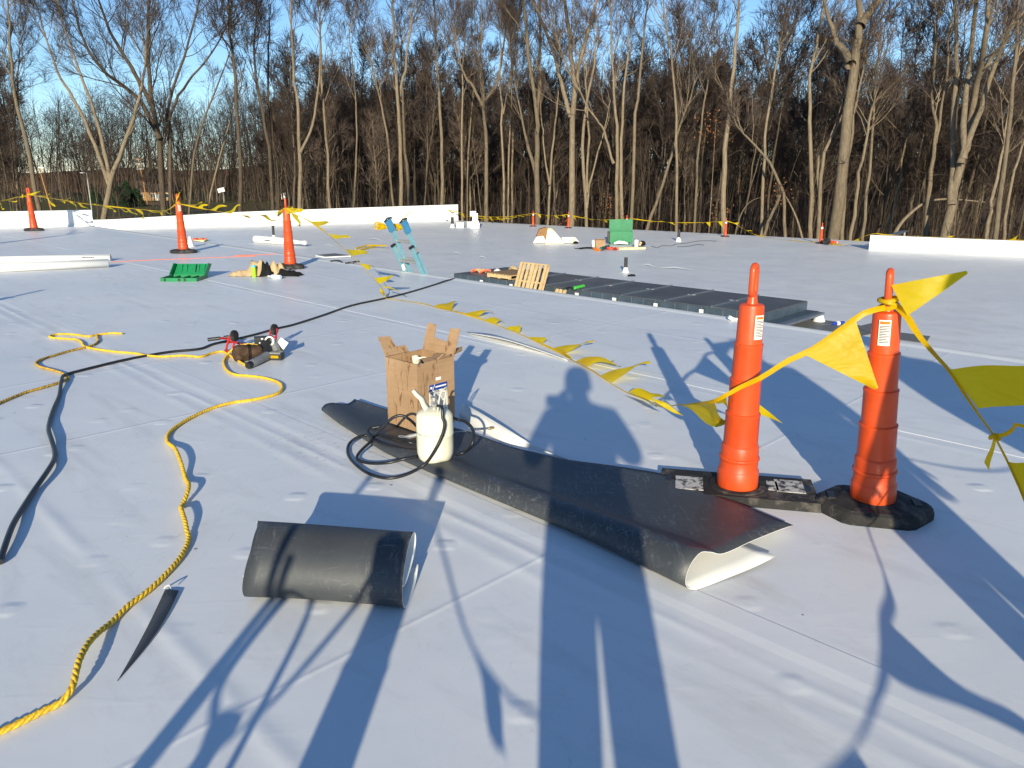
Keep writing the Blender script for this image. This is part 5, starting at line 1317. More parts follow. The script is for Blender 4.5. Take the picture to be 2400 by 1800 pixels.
q = MB(); q.box(bb, (.115,.075,.055), Matrix.Rotation(-.12,3,'Z')); bt = q.build('battery', M['black_plastic'], root, smooth=0)
q = MB(); q.box(bb+Vector((-.002,-.006,.030)), (.112,.066,.014), Matrix.Rotation(-.12,3,'Z')); q.build('battery_top', M['grey_plastic'], bt, smooth=0)
q = MB(); q.box(bb+Vector((-.008,-.039,.0)), (.08,.004,.022), Matrix.Rotation(-.12,3,'Z')); q.build('yellow_stripe', M['orange_print'] if False else M['yellow'], bt, smooth=0)
q = MB(); q.tube([bb+Vector((.0,.05,.02)), hc+Vector((.05,.02,.06)), hc+Vector((.06,.03,.09))], [.03,.035,.03], 10); q.build('motor', M['grey_plastic'], root)
tc = atY(*zt(1290,505), Yh_-.02)
q = MB(); q.tube([tc+Vector((.034*math.cos(a), .008*math.sin(a), .034*math.sin(a))) for a in np.linspace(0,6.283,19)[:-1]], .008, 8, closed=True); tag(q.build('tape_roll', M['white_plastic'], loc=tc), 'white tape roll on top of the tool pile', 'tape roll')
cc = atY(*zt(1545,555), Yh_+.03)
q = MB(); q.box(cc, (.075,.003,.075), Matrix.Rotation(R(38),3,'Y')); tag(q.build('white_card', M['paper'], loc=cc), 'small white card standing in the tool pile', 'card')
yc = at(*zt(1480,670),.05)
q = MB(); q.box(yc, (.06,.05,.04), Matrix.Rotation(.4,3,'Z')); q.box(yc+Vector((.0,.0,.028)), (.035,.03,.016), Matrix.Rotation(.4,3,'Z')); tag(q.build('tape_measure', M['yellow'], loc=yc, smooth=0), 'yellow tape measure tucked behind the battery', 'tape measure')

# ------------------------------------------------------------ things farther back on the upper roof
# white membrane rolls
def zr1(x, y): return (x/3.687, 400+y/3.687)
a, b = at(*zr1(-900,880),.07), at(*zr1(940,800),.07)
def sheet_roll(a, b, r, label, turns=2.6, seed=0, matl=None):
    root = thing('membrane_roll', label, 'membrane roll', (a+b)/2, group='white membrane rolls')
    d = (b-a).normalized(); u = d.cross(Vector((0,0,1))).normalized(); v = Vector((0,0,1)); rows = []
    n = 60; prof = []
    for k in range(n+1):
        th = 2*math.pi*turns*k/n; rr = r*(1-.09*turns*(k/n)); prof.append(u*math.cos(th+1.2)*rr+v*math.sin(th+1.2)*rr)
    q = MB(); q.grid([[a+p for p in prof], [a.lerp(b,.5)+p for p in prof], [b+p for p in prof]]); o = q.build('rolled_sheet', M['white_sheet'], root, smooth=80)
    md = o.modifiers.new('t','SOLIDIFY'); md.thickness = .002
    return root
sheet_roll(a, b, .068, 'front white membrane roll at the left edge')
# loose tail under the front roll, seen dark
q = MB(); t0, t1_ = at(*zr1(60,842),.008), at(*zr1(930,806),.008); q.hexa([t0, t1_, t1_+Vector((0,.05,0)), t0+Vector((0,.05,0))],[t0+Vector((0,0,.012)), t1_+Vector((0,0,.012)), t1_+Vector((0,.05,.012)), t0+Vector((0,.05,.012))])
tag(q.build('core_tube', M['grey_sheet'], loc=t0, smooth=0), 'grey core strip lying under the front white roll', 'strip')
a, b = at(*zr1(-900,800),.055), at(*zr1(918,760),.06); sheet_roll(a+Vector((0,.18,0)), b+Vector((0,.16,0)), .058, 'rear white membrane roll with small print at the left edge')
pr = atY(*zr1(720,757), a.lerp(b,.85).y-.0)
q = MB(); 
for k in range(6): q.box(at(*zr1(690+k*18,757),.11)+Vector((0,.1,0)), (.026 if k else .04,.004,.014), Matrix.Rotation(-.6,3,'X'))
tag(q.build('printed_mark', M['ink'], loc=pr, smooth=0), 'small dark print on the rear white roll', 'print')
# green open tray case
def zg(x, y): return (360+x/15.8, 620+y/15.8)
g0, g1 = at(*zg(250,645),0), at(*zg(1600,645),0); wx = (g1-g0).length; gx = (g1-g0).normalized(); gy = Vector((-gx.y,gx.x,0)); dpt = .42
root = thing('tool_case', 'open green plastic tool case lying flat on the roof', 'tool case', g0)
def gb(x0,x1,y0,y1,z0,z1,name,par=root,matl='green_plastic'):
    q = MB(); P = [g0+gx*x+gy*y for x, y in ((x0,y0),(x1,y0),(x1,y1),(x0,y1))]; q.hexa([p+Vector((0,0,z0)) for p in P],[p+Vector((0,0,z1)) for p in P]); return q.build(name, M[matl], par, smooth=0)
gb(0,wx,0,dpt,.003,.012,'tray_floor'); gb(0,wx,0,.012,.012,.055,'front_wall'); gb(0,wx,dpt-.012,dpt,.012,.06,'hinge_wall'); gb(0,.012,.012,dpt-.012,.012,.056,'side_wall'); gb(wx-.012,wx,.012,dpt-.012,.012,.056,'side_wall')
for x in (.13,.52,.68): gb(wx*x-.014,wx*x+.014,-.006,.0,.01,.05,'latch',matl='black_plastic')
gb(.10*wx,.48*wx,.07,.16,.014,.03,'insert',matl='paper')
for x in (.22,.5,.74): gb(wx*x,wx*x+.008,.03,dpt-.03,.012,.045,'divider')
# raised lid leaning back
lo = g0+gy*(dpt+.005); lt = Vector((0,0,1))*.14+gy*.10+gx*.03
q = MB(); q.hexa([lo+Vector((0,0,.06)), lo+gx*wx+Vector((0,0,.06)), lo+gx*wx+gy*.012+Vector((0,0,.055)), lo+gy*.012+Vector((0,0,.055))], [lo+lt+gx*.0+Vector((0,0,.06)), lo+gx*wx+lt+Vector((0,0,.06)), lo+gx*wx+lt+gy*.012+Vector((0,0,.055)), lo+lt+gy*.012+Vector((0,0,.055))]); lid = q.build('lid', M['green_plastic'], root, smooth=0)
for x0 in (0.0, wx-.012):
    q = MB(); P = [lo+gx*x0+Vector((0,0,.06)), lo+gx*x0+lt+Vector((0,0,.06)), lo+gx*x0+lt-gy*.11+Vector((0,0,.08)), lo+gx*x0-gy*.13+Vector((0,0,.062))]; q.extr(P, gx*.012); q.build('lid_side', M['green_plastic'], lid, smooth=0)
for x in (.22,.36,.62,.70,.86):
    q = MB(); q.box(lo+gx*wx*x+lt*.55+Vector((0,0,.06))-gy*.012, (.012,.02,.12), Matrix.Rotation(-.5,3,'X')); q.build('lid_rib', M['black_plastic'] if x in (.62,) else M['green_plastic'], lid, smooth=0)
# tan jacket with black lining, can, bottle
def zj(x, y): return (560+x/9.217, 600+y/9.217)
jc = at(*zj(620,430),0)
root = thing('work_jacket', 'tan work jacket with black lining heaped by the third post', 'jacket', jc)
def heap(name, matl, cx, cy, w_, d_, h_, seed, par=root, nx=14, ny=10):
    rnd = np.random.default_rng(seed); rows = []
    ph = rnd.uniform(0,6.28,6)
    for i in range(nx+1):
        row = []
        for j in range(ny+1):
            u, v = i/nx*2-1, j/ny*2-1; r_ = math.sqrt(u*u*.9+v*v*.9)
            z = max(0,1-r_**2.2)*h_*(1+.35*math.sin(u*4+ph[0])*math.cos(v*3+ph[1])+.25*math.sin(u*9+v*5+ph[2]))
            row.append(jc+Vector((cx+u*w_/2*(1+.1*math.sin(v*5+ph[3])), cy+v*d_/2*(1+.12*math.sin(u*6+ph[4])), .006+max(0,z))))
        rows.append(row)
    q = MB(); q.grid(rows); return q.build(name, matl, par, smooth=80)
heap('body_cloth', M['tan_cloth'], -.16, .05, .42, .34, .20, 3); heap('lining', M['black_cloth'], .0, -.01, .26, .26, .17, 4); heap('sleeve', M['tan_cloth'], .10, .06, .36, .20, .17, 5); heap('sleeve', M['tan_cloth'], -.42, .0, .30, .20, .07, 6); heap('hem', M['black_cloth'], .30, .02, .42, .26, .085, 7)
cn = at(*zj(335,460),0)
root = thing('drink_can', 'lime green drink can standing by the tan jacket', 'can', cn)
q = MB(); q.lathe([(.022,.0),(.029,.006),(.0325,.014),(.0325,.15)], 20); q.build('body', M['lime'], root, local=True)
q = MB(); q.lathe([(.0326,.1505),(.0325,.166),(.027,.176),(.026,.180),(.024,.177),(.005,.176)], 20); q.build('shoulder', M['aqua'], root, local=True)
bo = at(*zj(740,470),.034); b2 = at(*zj(860,465),.034)
root = thing('water_bottle', 'small clear water bottle lying in front of the jacket', 'bottle', Vector((bo.x,bo.y,0)))
ux = (at(*zj(870,440),.034)-at(*zj(655,425),.034)).normalized(); s_ = at(*zj(655,440),.034)
q = MB(); q.tube([s_+ux*x for x in (0,.03,.05,.08,.12,.17,.21,.215)], [.013,.014,.030,.033,.032,.033,.032,.026], 14); q.build('body', M['clear'], root)
q = MB(); q.tube([s_-ux*.018, s_+ux*.001], .0155, 12); q.build('cap', M['white_plastic'], root)
q = MB(); q.tube([s_+ux*.10, s_+ux*.16], .0338, 14, cap=False); q.build('label_band', M['paper'], root)
# small white pipe boot on the upper roof
def pipe_boot(p, label, r0, r1, h_, pipe=None, pr=.05, ribs=True, group='roof vents'):
    root = thing('roof_vent', label, 'roof vent', p, group=group)
    q = MB(); q.lathe([(r0*1.7,.006),(r0*1.7,.010),(r0*1.05,.014),(r0,.03),(r1,h_),(r1*1.05,h_+.004),(r1*.8,h_+.008)], 20); q.build('boot', M['white_plastic'], root, local=True)
    if pipe:
        q = MB(); pf = [(pr,h_*.6)]; z = h_
        while z < pipe-.03: pf += [(pr,z),(pr*1.06,z+.012),(pr,z+.024)] if ribs else [(pr,z)]; z += .055
        pf += [(pr,pipe),(pr*.8,pipe),(pr*.78,pipe-.05)]; q.lathe(pf, 16); q.build('pipe', M['black_pipe'], root, local=True)
    return root
pipe_boot(at(447,579), 'small white cone vent right behind the second orange post', .075, .028, .21)
tr = at(465, 566, LOW); 
root = thing('material_tray', 'shallow yellow tray of red scraps beyond the second orange post', 'tray', tr)
q = MB(); q.hexa([tr+Vector((x,y,.01)) for x, y in ((-.4,-.25),(.4,-.25),(.4,.25),(-.4,.25))],[tr+Vector((x,y,.10)) for x, y in ((-.46,-.3),(.46,-.3),(.46,.3),(-.46,.3))]); q.build('tray', M['foam'], root, smooth=0)
for k in range(9):
    rnd = random.Random(k); q = MB(); q.box(tr+Vector((rnd.uniform(-.3,.3),rnd.uniform(-.2,.2),.13)), (.2,.12,.07), Matrix.Rotation(rnd.uniform(0,3),3,'Z') @ Matrix.Rotation(.3,3,'X')); q.build('red_scrap', M['hiviz'], root, smooth=0)
q = MB(); q.tube(spline([at(*p,.02) for p in zoom(500,400,3.687,[(1015,782),(1060,778),(1095,780),(1110,792)])],4), .014, 7); tag(q.build('black_rod', M['black_plastic'], loc=at(785,612)), 'bent black rod at the roof edge right of the third post', 'rod')
q = MB(); q.tube(spline([at(*p,.02) for p in zoom(500,400,3.687,[(1140,800),(1190,797),(1215,788),(1262,785)])],4), [.014]*13, 7); q.box(at(*zoom(500,400,3.687,[(1190,797)])[0],.02), (.10,.05,.035)); tag(q.build('black_clamp', M['black_plastic'], loc=at(822,615)), 'short black clamp at the roof edge under the flag line', 'clamp')
# ------------------------------------------------------------ blue ladder over the roof edge
Pm = at(968, 642, 0); Pm = Pm + E2*max(0, EDGE+.06-Pm.dot(E2))
ldir = Vector((-.34,-.34,1.0)).normalized(); ln = ldir.cross(E1).normalized()
root = thing('extension_ladder', 'blue fibreglass extension ladder rising over the roof edge', 'ladder', Pm+ldir*((LOW-Pm.z)/ldir.z))
def rail(c, l0, l1, w_, d_, name, matl, par):
    a, b = c+ldir*l0, c+ldir*l1; q = MB(); ex = E1*w_/2; ey = ln*d_/2
    q.hexa([a-ex-ey, a+ex-ey, a+ex+ey, a-ex+ey], [b-ex-ey, b+ex-ey, b+ex+ey, b-ex+ey]); return q.build(name, M[matl], par, smooth=0)
lb0 = -(Pm.z-LOW)/ldir.z; top = .89
for sg in (-1,1):
    c = Pm+E1*sg*.19
    rl = rail(c, lb0*.55, top, .026, .062, 'fly_rail', 'ladder_blue', root)
    bo_ = rail(c+E1*sg*.004, top-.17, top+.015, .052, .095, 'end_boot', 'boot_blue', rl)
    q = MB(); e0 = c+ldir*(top+.0); q.tube([e0+ln*.06-E1*.03*sg*0, e0+ln*.075+ldir*.02, e0+ldir*.045, e0-ln*.075+ldir*.02], .013, 8); q.build('boot_pad', M['rubber'], bo_)
    c2 = Pm+E1*sg*.225-ln*.07*0+ln*-.075
    br = rail(c2, lb0, .50, .026, .060, 'base_rail', 'ladder_blue', root)
    rail(c2, .50, .53, .036, .082, 'rail_cap', 'black_plastic', br)
    rail(c2+E1*sg*.0-ln*-.05, .40, .47, .05, .05, 'guide_bracket', 'dull_steel', br)
l = lb0+.25; k = 0
while l < top-.1:
    a, b = Pm+ldir*l-E1*.19, Pm+ldir*l+E1*.19
    q = MB(); q.tube([a,b], .022, 8); q.build('rung', M['dull_steel'], root)
    if l < .48:
        q = MB(); q.tube([a-ln*.075-E1*.03, b-ln*.075+E1*.03], .022, 8); q.build('rung', M['dull_steel'], root)
    l += .305; k += 1
def text_mesh(txt, size, matl, parent, Mx, name='lettering'):
    cu = bpy.data.curves.new('t','FONT'); cu.body = txt; cu.size = size; cu.align_x = 'CENTER'; cu.align_y = 'CENTER'; cu.extrude = .0008
    ob = bpy.data.objects.new('t', cu); C.objects.link(ob); dg = bpy.context.evaluated_depsgraph_get(); me = bpy.data.meshes.new_from_object(ob.evaluated_get(dg)); bpy.data.objects.remove(ob)
    me.materials.clear(); me.materials.append(matl); off = origin_of(parent)
    for v in me.vertices: v.co = (Mx @ v.co)-off
    o = bpy.data.objects.new(name, me); C.objects.link(o); o.parent = parent; return o
side = -1
cR = Pm+E1*.225-ln*.075
nrm = -E1                                                              # inner web of the right base rail faces left
Xd = -ldir; Zd = nrm; Yd = Zd.cross(Xd)
Mx = Matrix(((Xd.x,Yd.x,Zd.x),(Xd.y,Yd.y,Zd.y),(Xd.z,Yd.z,Zd.z))).to_4x4(); Mx.translation = cR-E1*.0165+ldir*.18
text_mesh('WERNER', .062, M['paper'], root, Mx)
q = MB(); c = Pm-E1*.225-ln*.075+E1*.017+ldir*.13; q.box(c, (.004,.05,.10), Matrix.Rotation(R(-45),3,'Z') @ Matrix.Rotation(R(18),3,'X')); q.build('sticker', M['paper'], root, smooth=0)
# furled yellow bundle tied behind the ladder top
ba = Pm+ldir*(top-.06)+ln*-.12*-1
root = thing('pennant_bundle', 'furled yellow pennants tied across the top of the ladder', 'pennant bundle', ba)
bs = atY(884,529,ba.y+.3); be = atY(950,534,ba.y+.3)
q = MB(); sp = spline([bs, bs.lerp(be,.3)+Vector((0,0,-.01)), bs.lerp(be,.6)+Vector((0,0,.01)), be],5); q.tube(sp, [.035+.012*math.sin(i*2.1) for i in range(len(sp))], 9); q.build('roll', M['yellow'], root)
for f, r_ in ((.02,.055),(.12,.045),(.72,.045)):
    cc = bs.lerp(be,f); q = MB(); q.tube([cc+Vector((r_*math.cos(a),.01*math.cos(a*2),r_*math.sin(a))) for a in np.linspace(0,6.283,15)[:-1]], .012, 6, closed=True); q.build('loop', M['yellow'], root)
w0 = atY(943,522,ba.y+.3); q = MB(); q.tube(spline([w0, atY(950,508,ba.y+.35), atY(958,500,ba.y+.4), atY(966,496,ba.y+.45)],5), .006, 5); q.build('loose_end', M['yellow'], root)

# ------------------------------------------------------------ long metal-clad unit on the lower roof
zt_ = -1.70
A_, D_ = at(1064,641,zt_), at(1790,735,zt_); un = (D_-A_).normalized(); wn = Vector((-un.y,un.x,0)); UL = (D_-A_).length; UW = 2.45
root = thing('duct_housing', 'long low dark metal-clad roof unit with ribbed panels beyond the roof edge', 'roof unit', Vector((A_.x,A_.y,LOW)))
def ub(x0,x1,y0,y1,z0,z1,name,matl,par=root):
    q = MB(); P = [A_+un*x+wn*y for x, y in ((x0,y0),(x1,y0),(x1,y1),(x0,y1))]; P = [Vector((p.x,p.y,0)) for p in P]
    q.hexa([p+Vector((0,0,z0)) for p in P],[p+Vector((0,0,z1)) for p in P]); return q.build(name, M[matl], par, smooth=0)
ub(.10,UL-.10,.10,UW-.10,LOW+.006,LOW+.19,'curb','grey_sheet')
ub(-.02,UL+.42,-.12,UW+.12,LOW+.19,LOW+.25,'flange','steel')
ub(-.02,UL+.30,-.06,UW+.06,LOW+.252,LOW+.275,'flange_step','duct_blue')
ub(.0,UL,.0,UW,LOW+.277,zt_-.012,'housing_side','duct_blue')
NP = 8; pw = UL/NP
for k in range(NP):
    ub(k*pw+.012,(k+1)*pw-.012,-.02,UW+.02,zt_-.0115,zt_+.004*(k%2)+.004,'roof_panel','duct')
    if k: ub(k*pw-.018,k*pw+.018,-.03,UW+.03,zt_-.010,zt_+.035,'standing_seam','steel')
    for f in (.22,.5,.78):
        ub(k*pw+pw*f-.006,k*pw+pw*f+.006,-.006,.0,LOW+.29,zt_-.02,'side_rib','steel')
for px, py in zoom(1000,400,3.687,[(468,935),(725,965),(1294,1045),(1617,1087),(1975,1130)])+[(1643,719)]:
    p = atV(px,py,A_-wn*.1,D_-wn*.1); x = (p-A_).dot(un); ub(x-.05,x+.05,-.10,-.055,LOW+.22,LOW+.42,'white_clip','white_plastic')
for x, y in ((1.0,.9),(3.9,1.5),(5.3,1.2),(6.6,1.4),(8.0,1.3),(9.3,1.2)): ub(x,x+.22,y,y+.05,zt_+.012,zt_+.016,'paper_tag','paper')
def pallet(O, ux, uy, uz, L, W_, label):
    """O corner; ux along the boards, uy across, uz thickness"""
    root = thing('wooden_pallet', label, 'pallet', O, group='wooden pallets')
    def bx(x0,x1,y0,y1,z0,z1,name):
        q = MB(); P = [O+ux*x+uy*y for x, y in ((x0,y0),(x1,y0),(x1,y1),(x0,y1))]; q.hexa([p+uz*z0 for p in P],[p+uz*z1 for p in P]); q.build(name, M['wood'], root, smooth=0)
    n = 7; bw = .095
    ys = [0,.135,.30,.45,.62,.775,W_-bw]
    for i, y in enumerate(ys):
        bx(0,L,y,y+bw*(1.4 if i == 3 else 1),.105,.125,'deck_board')
    for y in (0,W_/2-bw/2,W_-bw): bx(0,L,y,y+bw,.0,.018,'bottom_board')
    for x in (0.0,L/2-.02,L-.04): bx(x,x+.04,0,W_,.019,.104,'stringer')
    return root
pc = atV(1207,675,A_-wn*.5,D_-wn*.5); tx = (pc-A_).dot(un)
ux = (Vector((0,0,1))*1.0+wn*.40).normalized(); uy = un; uz = uy.cross(ux).normalized()
if uz.dot(wn) > 0: uz = -uz
O = Vector((A_.x,A_.y,0))+un*tx-wn*.56+Vector((0,0,LOW+.07))
pallet(O, ux, uy, uz, 1.12, 1.06, 'pale wooden pallet leaning upright against the dark roof unit')
pl = atV(1147,652,A_,D_); tx2 = (pl-A_).dot(un)
O2 = Vector((A_.x,A_.y,zt_+.045))+un*tx2-wn*.10
pallet(O2, wn, un, Vector((0,0,1)), 1.15, 1.02, 'wooden pallet with a brown board lying on the dark roof unit')
q = MB(); P = [O2+wn*x+un*y+Vector((0,0,.128)) for x, y in ((0,.0),(1.15,0),(1.15,1.02),(0,1.02))]; q.hexa([P[0],P[3],P[2],P[1]],[p+Vector((0,0,.02)) for p in (P[0],P[3],P[2],P[1])]); tag(q.build('plywood_board', M['ply'], loc=P[0], smooth=0), 'brown plywood board on the flat pallet', 'board')
pb = atV(1300,682,A_-wn*.4,D_-wn*.4); O3 = Vector((pb.x,pb.y,LOW+.03))
q = MB()
for k in range(3): q.box(Vector((pb.x,pb.y,LOW+.25))+un*(k*.14), (.1,.03,.55), Matrix.Rotation(R(-45),3,'Z') @ Matrix.Rotation(R(-28),3,'X'))
tag(q.build('board_bundle', M['wood'], loc=O3, smooth=0), 'short boards leaning right behind the upright pallet', 'boards')
# loose things on the unit
vp = at(1130, 637, zt_+.03)
root = thing('safety_vest', 'orange safety harness heaped at the left end of the dark roof unit', 'harness', vp)
for k in range(7):
    rnd = random.Random(k+3); q = MB(); p = vp+un*rnd.uniform(-.25,.25)+Vector((0,0,.02)); e = Vector((rnd.uniform(-.3,.3),rnd.uniform(-.1,.1),.03)); q.tube([p-e, p+Vector((0,0,.05)), p+e], .035, 6); q.build('strap', M['hiviz'] if k%2 else M['wood'], root)
p = at(1166,636,zt_+.06); q = MB(); q.tube([p-un*.12, p, p+un*.12], [.05,.09,.05], 8); q.box(p+Vector((0,0,.06)), (.1,.06,.05)); tag(q.build('white_bag', M['white_plastic'], loc=p), 'small white bag on the dark roof unit', 'bag')
p = at(1204,634,zt_+.05); q = MB(); q.tube([p-un*.22, p-un*.08+Vector((0,0,.09)), p+un*.06+Vector((0,0,.06)), p+un*.22], [.03,.07,.08,.03], 8); tag(q.build('tan_rag', M['tan_cloth'], loc=p), 'crumpled tan rag behind the flat pallet', 'rag')
p = at(1270,632,zt_+.05); q = MB(); q.tube([p-un*.15, p, p+un*.15], [.03,.06,.03], 8); tag(q.build('dark_rag', M['black_cloth'], loc=p), 'dark rag behind the upright pallet top', 'rag')
g0 = at(1346,675,zt_+.08); g1 = at(1368,670,zt_+.08)
root = thing('caulk_gun', 'bright green caulk gun lying on the front edge of the dark roof unit', 'caulk gun', g0)
q = MB(); q.tube([g0,g1], .045, 8); q.build('barrel', mat('bright_green',(.08,.55,.06),.4,.5,.1), root)
q = MB(); q.tube([g0, at(1335,673,zt_+.06), at(1318,678,zt_+.05)], [.03,.02,.012], 6); q.build('rod', M['black_plastic'], root)
# ------------------------------------------------------------ vents, curbs and scraps of the lower roof
pipe_boot(at(1466,639,LOW), 'black ribbed vent pipe on a white boot behind the dark roof unit', .13,.075,.20,.58,.065)
pipe_boot(at(1590,566,LOW), 'black vent pipe on a white boot right of the green box', .16,.07,.24,.66,.075)
pipe_boot(at(1060.5,533.5,LOW), 'black stub vent left of the roof turret', .17,.10,.26,.72,.10)
pipe_boot(at(1919,754,LOW), 'short white pipe boot past the right end of the dark roof unit', .15,.085,.21)
pipe_boot(at(642,560,LOW), 'black stub vent behind the white duct piece', .14,.08,.22,.75,.07)
def curb(px0, px1, py, h_, label):
    a, b = at(px0,py,LOW), at(px1,py,LOW); w_ = (b-a).length; c = (a+b)/2
    root = thing('roof_curb', label, 'roof curb', c, group='white roof curbs')
    q = MB(); q.box((c.x,c.y+w_*.35,LOW+h_/2+.004), (w_,w_*.7,h_)); q.build('curb', M['white_wall'], root, smooth=0)
    q = MB(); q.box((c.x,c.y+w_*.35,LOW+h_+.025), (w_*1.05,w_*.75,.04)); q.build('lid', M['white_plastic'], root, smooth=0)
curb(1070,1087,533.5,.30,'low white curb right of the stub vent'); curb(1095,1106,532,.32,'white curb touching the roof turret')
a = at(1113,535,LOW); 
root = thing('roof_turret', 'galvanised gooseneck exhaust on a white curb at the end of the long parapet', 'exhaust vent', a)
q = MB(); q.box(a+Vector((0,.35,.12)), (.62,.6,.24)); q.build('curb', M['white_wall'], root, smooth=0)
q = MB(); q.box(a+Vector((.02,.35,.62)), (.36,.36,.75)); q.build('stack', M['steel'], root, smooth=0)
q = MB(); q.hexa([a+Vector((x,y,.245)) for x, y in ((-.26,.1),(.3,.1),(.3,.6),(-.26,.6))],[a+Vector((x,y,.52)) for x, y in ((-.17,.165),(.21,.165),(.21,.535),(-.17,.535))]); q.build('skirt', M['steel'], root, smooth=0)
q = MB(); q.box(a+Vector((-.12,.33,.98)), (.40,.40,.34)); q.build('hood', M['dull_steel'], root, smooth=0)
q = MB(); q.tube([a+Vector((-.06,.02,.1)), a+Vector((-.08,.02,.45)), a+Vector((-.02,.05,.55))], [.05,.05,.08], 8); q.build('white_elbow', M['white_plastic'], root)
# white duct piece lying on the lower roof
a, b = at(600,569,LOW), at(712,578,LOW); a.z = b.z = LOW+.2; d = b-a
root = thing('duct_piece', 'white wrapped duct piece lying behind the third orange post', 'duct', Vector((a.x,a.y,LOW)))
q = MB(); q.tube([a+d*f for f in (0,.03,.2,.45,.62,.72,.80,.92,1.0)], [.20,.21,.20,.20,.19,.16,.13,.10,.09], 16, cap=True); q.v = [(v[0],v[1],max(v[2],LOW+.008)) for v in q.v]; q.build('body', M['white_sheet'], root, smooth=60)
q = MB(); q.tube([a-d*.02, a+d*.01], .17, 14); q.build('open_end', M['grey_plastic'], root)
n_ = Vector((d.y,-d.x,0)).normalized(); q = MB(); c = a+d*.32+n_*.195; q.tube([c-d*.07, c-d*.03, c+d*.03, c+d*.07], [.03,.065,.065,.03], 8, flat=(1,.5)); q.build('side_hole', M['grey_plastic'], root)
q = MB(); q.tube([b, b+d*.03], [.12,.12], 12); q.build('end_ring', M['white_plastic'], root)
# grey sheet of scrap and yellow angle pieces beyond the edge
s_ = [at(*p,LOW+.012) for p in ((741,600),(785,596),(822,601),(770,604))]; q = MB(); q.hexa(s_,[p+Vector((0,0,.05)) for p in s_]); tag(q.build('grey_board', M['grey_sheet'], loc=s_[0], smooth=0), 'flat grey board with white edge beyond the roof edge', 'board')
e_ = [at(*p,LOW+.06) for p in ((741,599.5),(762,603.5),(822,600.5))]; q = MB(); q.tube(e_, .035, 5); q.build('white_edge', M['white_sheet'], bpy.data.objects[-1] if False else [o for o in C.objects if o.name.startswith('grey_board')][0])
root = thing('angle_iron', 'thin yellow angle frame lying on the lower roof left of the ladder', 'frame', at(870,578,LOW))
for a_, b_, z in (((833,582),(862,575),.05),((860,575),(905,576),.12),((842,586),(883,576),.05)):
    q = MB(); q.tube([at(*a_,LOW+z), at(*b_,LOW+z+.05)], .04, 4); q.build('bar', M['yellow'], root)
for i, (x0,y0,x1,y1) in enumerate(((861,560,898,565),(640,541,653,541),(757,576,780,578),(1140,642,1150,641),(1060,595,1080,596),(1505,620,1540,629),(1540,629,1630,634),(1120,604,1140,606))):
    a, b = at(x0,y0,LOW+.01), at(x1,y1,LOW+.01); n_ = Vector((0,.10,0)); q = MB(); q.grid([[a, a.lerp(b,.5)+Vector((0,0,.05)), b],[a+n_, a.lerp(b,.5)+n_*1.6+Vector((0,0,.09)), b+n_]])
    tag(q.build('membrane_scrap', M['white_sheet'], loc=a), 'sliver of white membrane lying on the lower roof', 'membrane scrap', 'white membrane scraps on the lower roof')
# ------------------------------------------------------------ insulation under a brown cover
def z3(x, y): return (1240+x/7.373, 500+y/7.373)
Yt = at(*z3(420,525),LOW).y
def P3(x, y, dy=0): 
    p = atY(*z3(x,y), Yt); return p+Vector((0,dy,0))
root = thing('insulation_stack', 'pale insulation pieces under a brown paper cover on the lower roof', 'insulation', Vector((P3(272,520).x,Yt,LOW)))
def ext(pts, y0, y1, name, matl, par=root):
    poly = [P3(x,y,y0) for x, y in pts]
    for p in poly: p.z = max(p.z, LOW+.006)
    q = MB(); q.extr(poly, (0,y1-y0,0)); return q.build(name, M[matl], par, smooth=0)
ext([(272,518),(292,300),(335,285),(392,288),(392,516)],0,.7,'end_panel','foam_white'); ext([(397,516),(397,288),(450,325),(520,405),(600,512)],0.01,.7,'end_panel','foam_white')
ext([(292,296),(330,262),(392,266),(450,318),(450,325),(392,288),(335,285)],.0,.72,'top_edge','foam'); ext([(272,526),(272,505),(600,508),(600,526)],-.05,-.01,'bottom_edge','foam')
ext([(66,512),(130,402),(250,386),(276,468),(255,512)],-.15,.5,'side_piece','foam_white'); ext([(122,402),(178,272),(296,240),(318,268),(290,450),(240,386)],-.16,.45,'paper_cover','brown_paper')
ext([(560,420),(790,414),(765,512),(604,512)],.05,.5,'low_piece','foam_white'); ext([(770,414),(797,412),(775,505),(745,505)],-.02,.045,'low_edge','foam'); ext([(798,418),(862,490),(745,512),(782,508)],.05,.4,'loose_sheet','white_sheet')
p = P3(800,522,-.1); q = MB(); q.tube([p-Vector((.12,0,-.05)), p+Vector((0,0,.06)), p+Vector((.14,0,.05))], [.05,.09,.06], 8); tag(q.build('black_glove', M['black_cloth'], loc=p), 'black glove beside the insulation stack', 'glove')
p = at(1480,646,LOW+.03); q = MB(); q.tube([p-Vector((.14,0,0)), p, p+Vector((.14,.03,0))], [.03,.06,.04], 8); tag(q.build('black_glove', M['black_cloth'], loc=p), 'black glove lying below the ribbed vent pipe', 'glove')
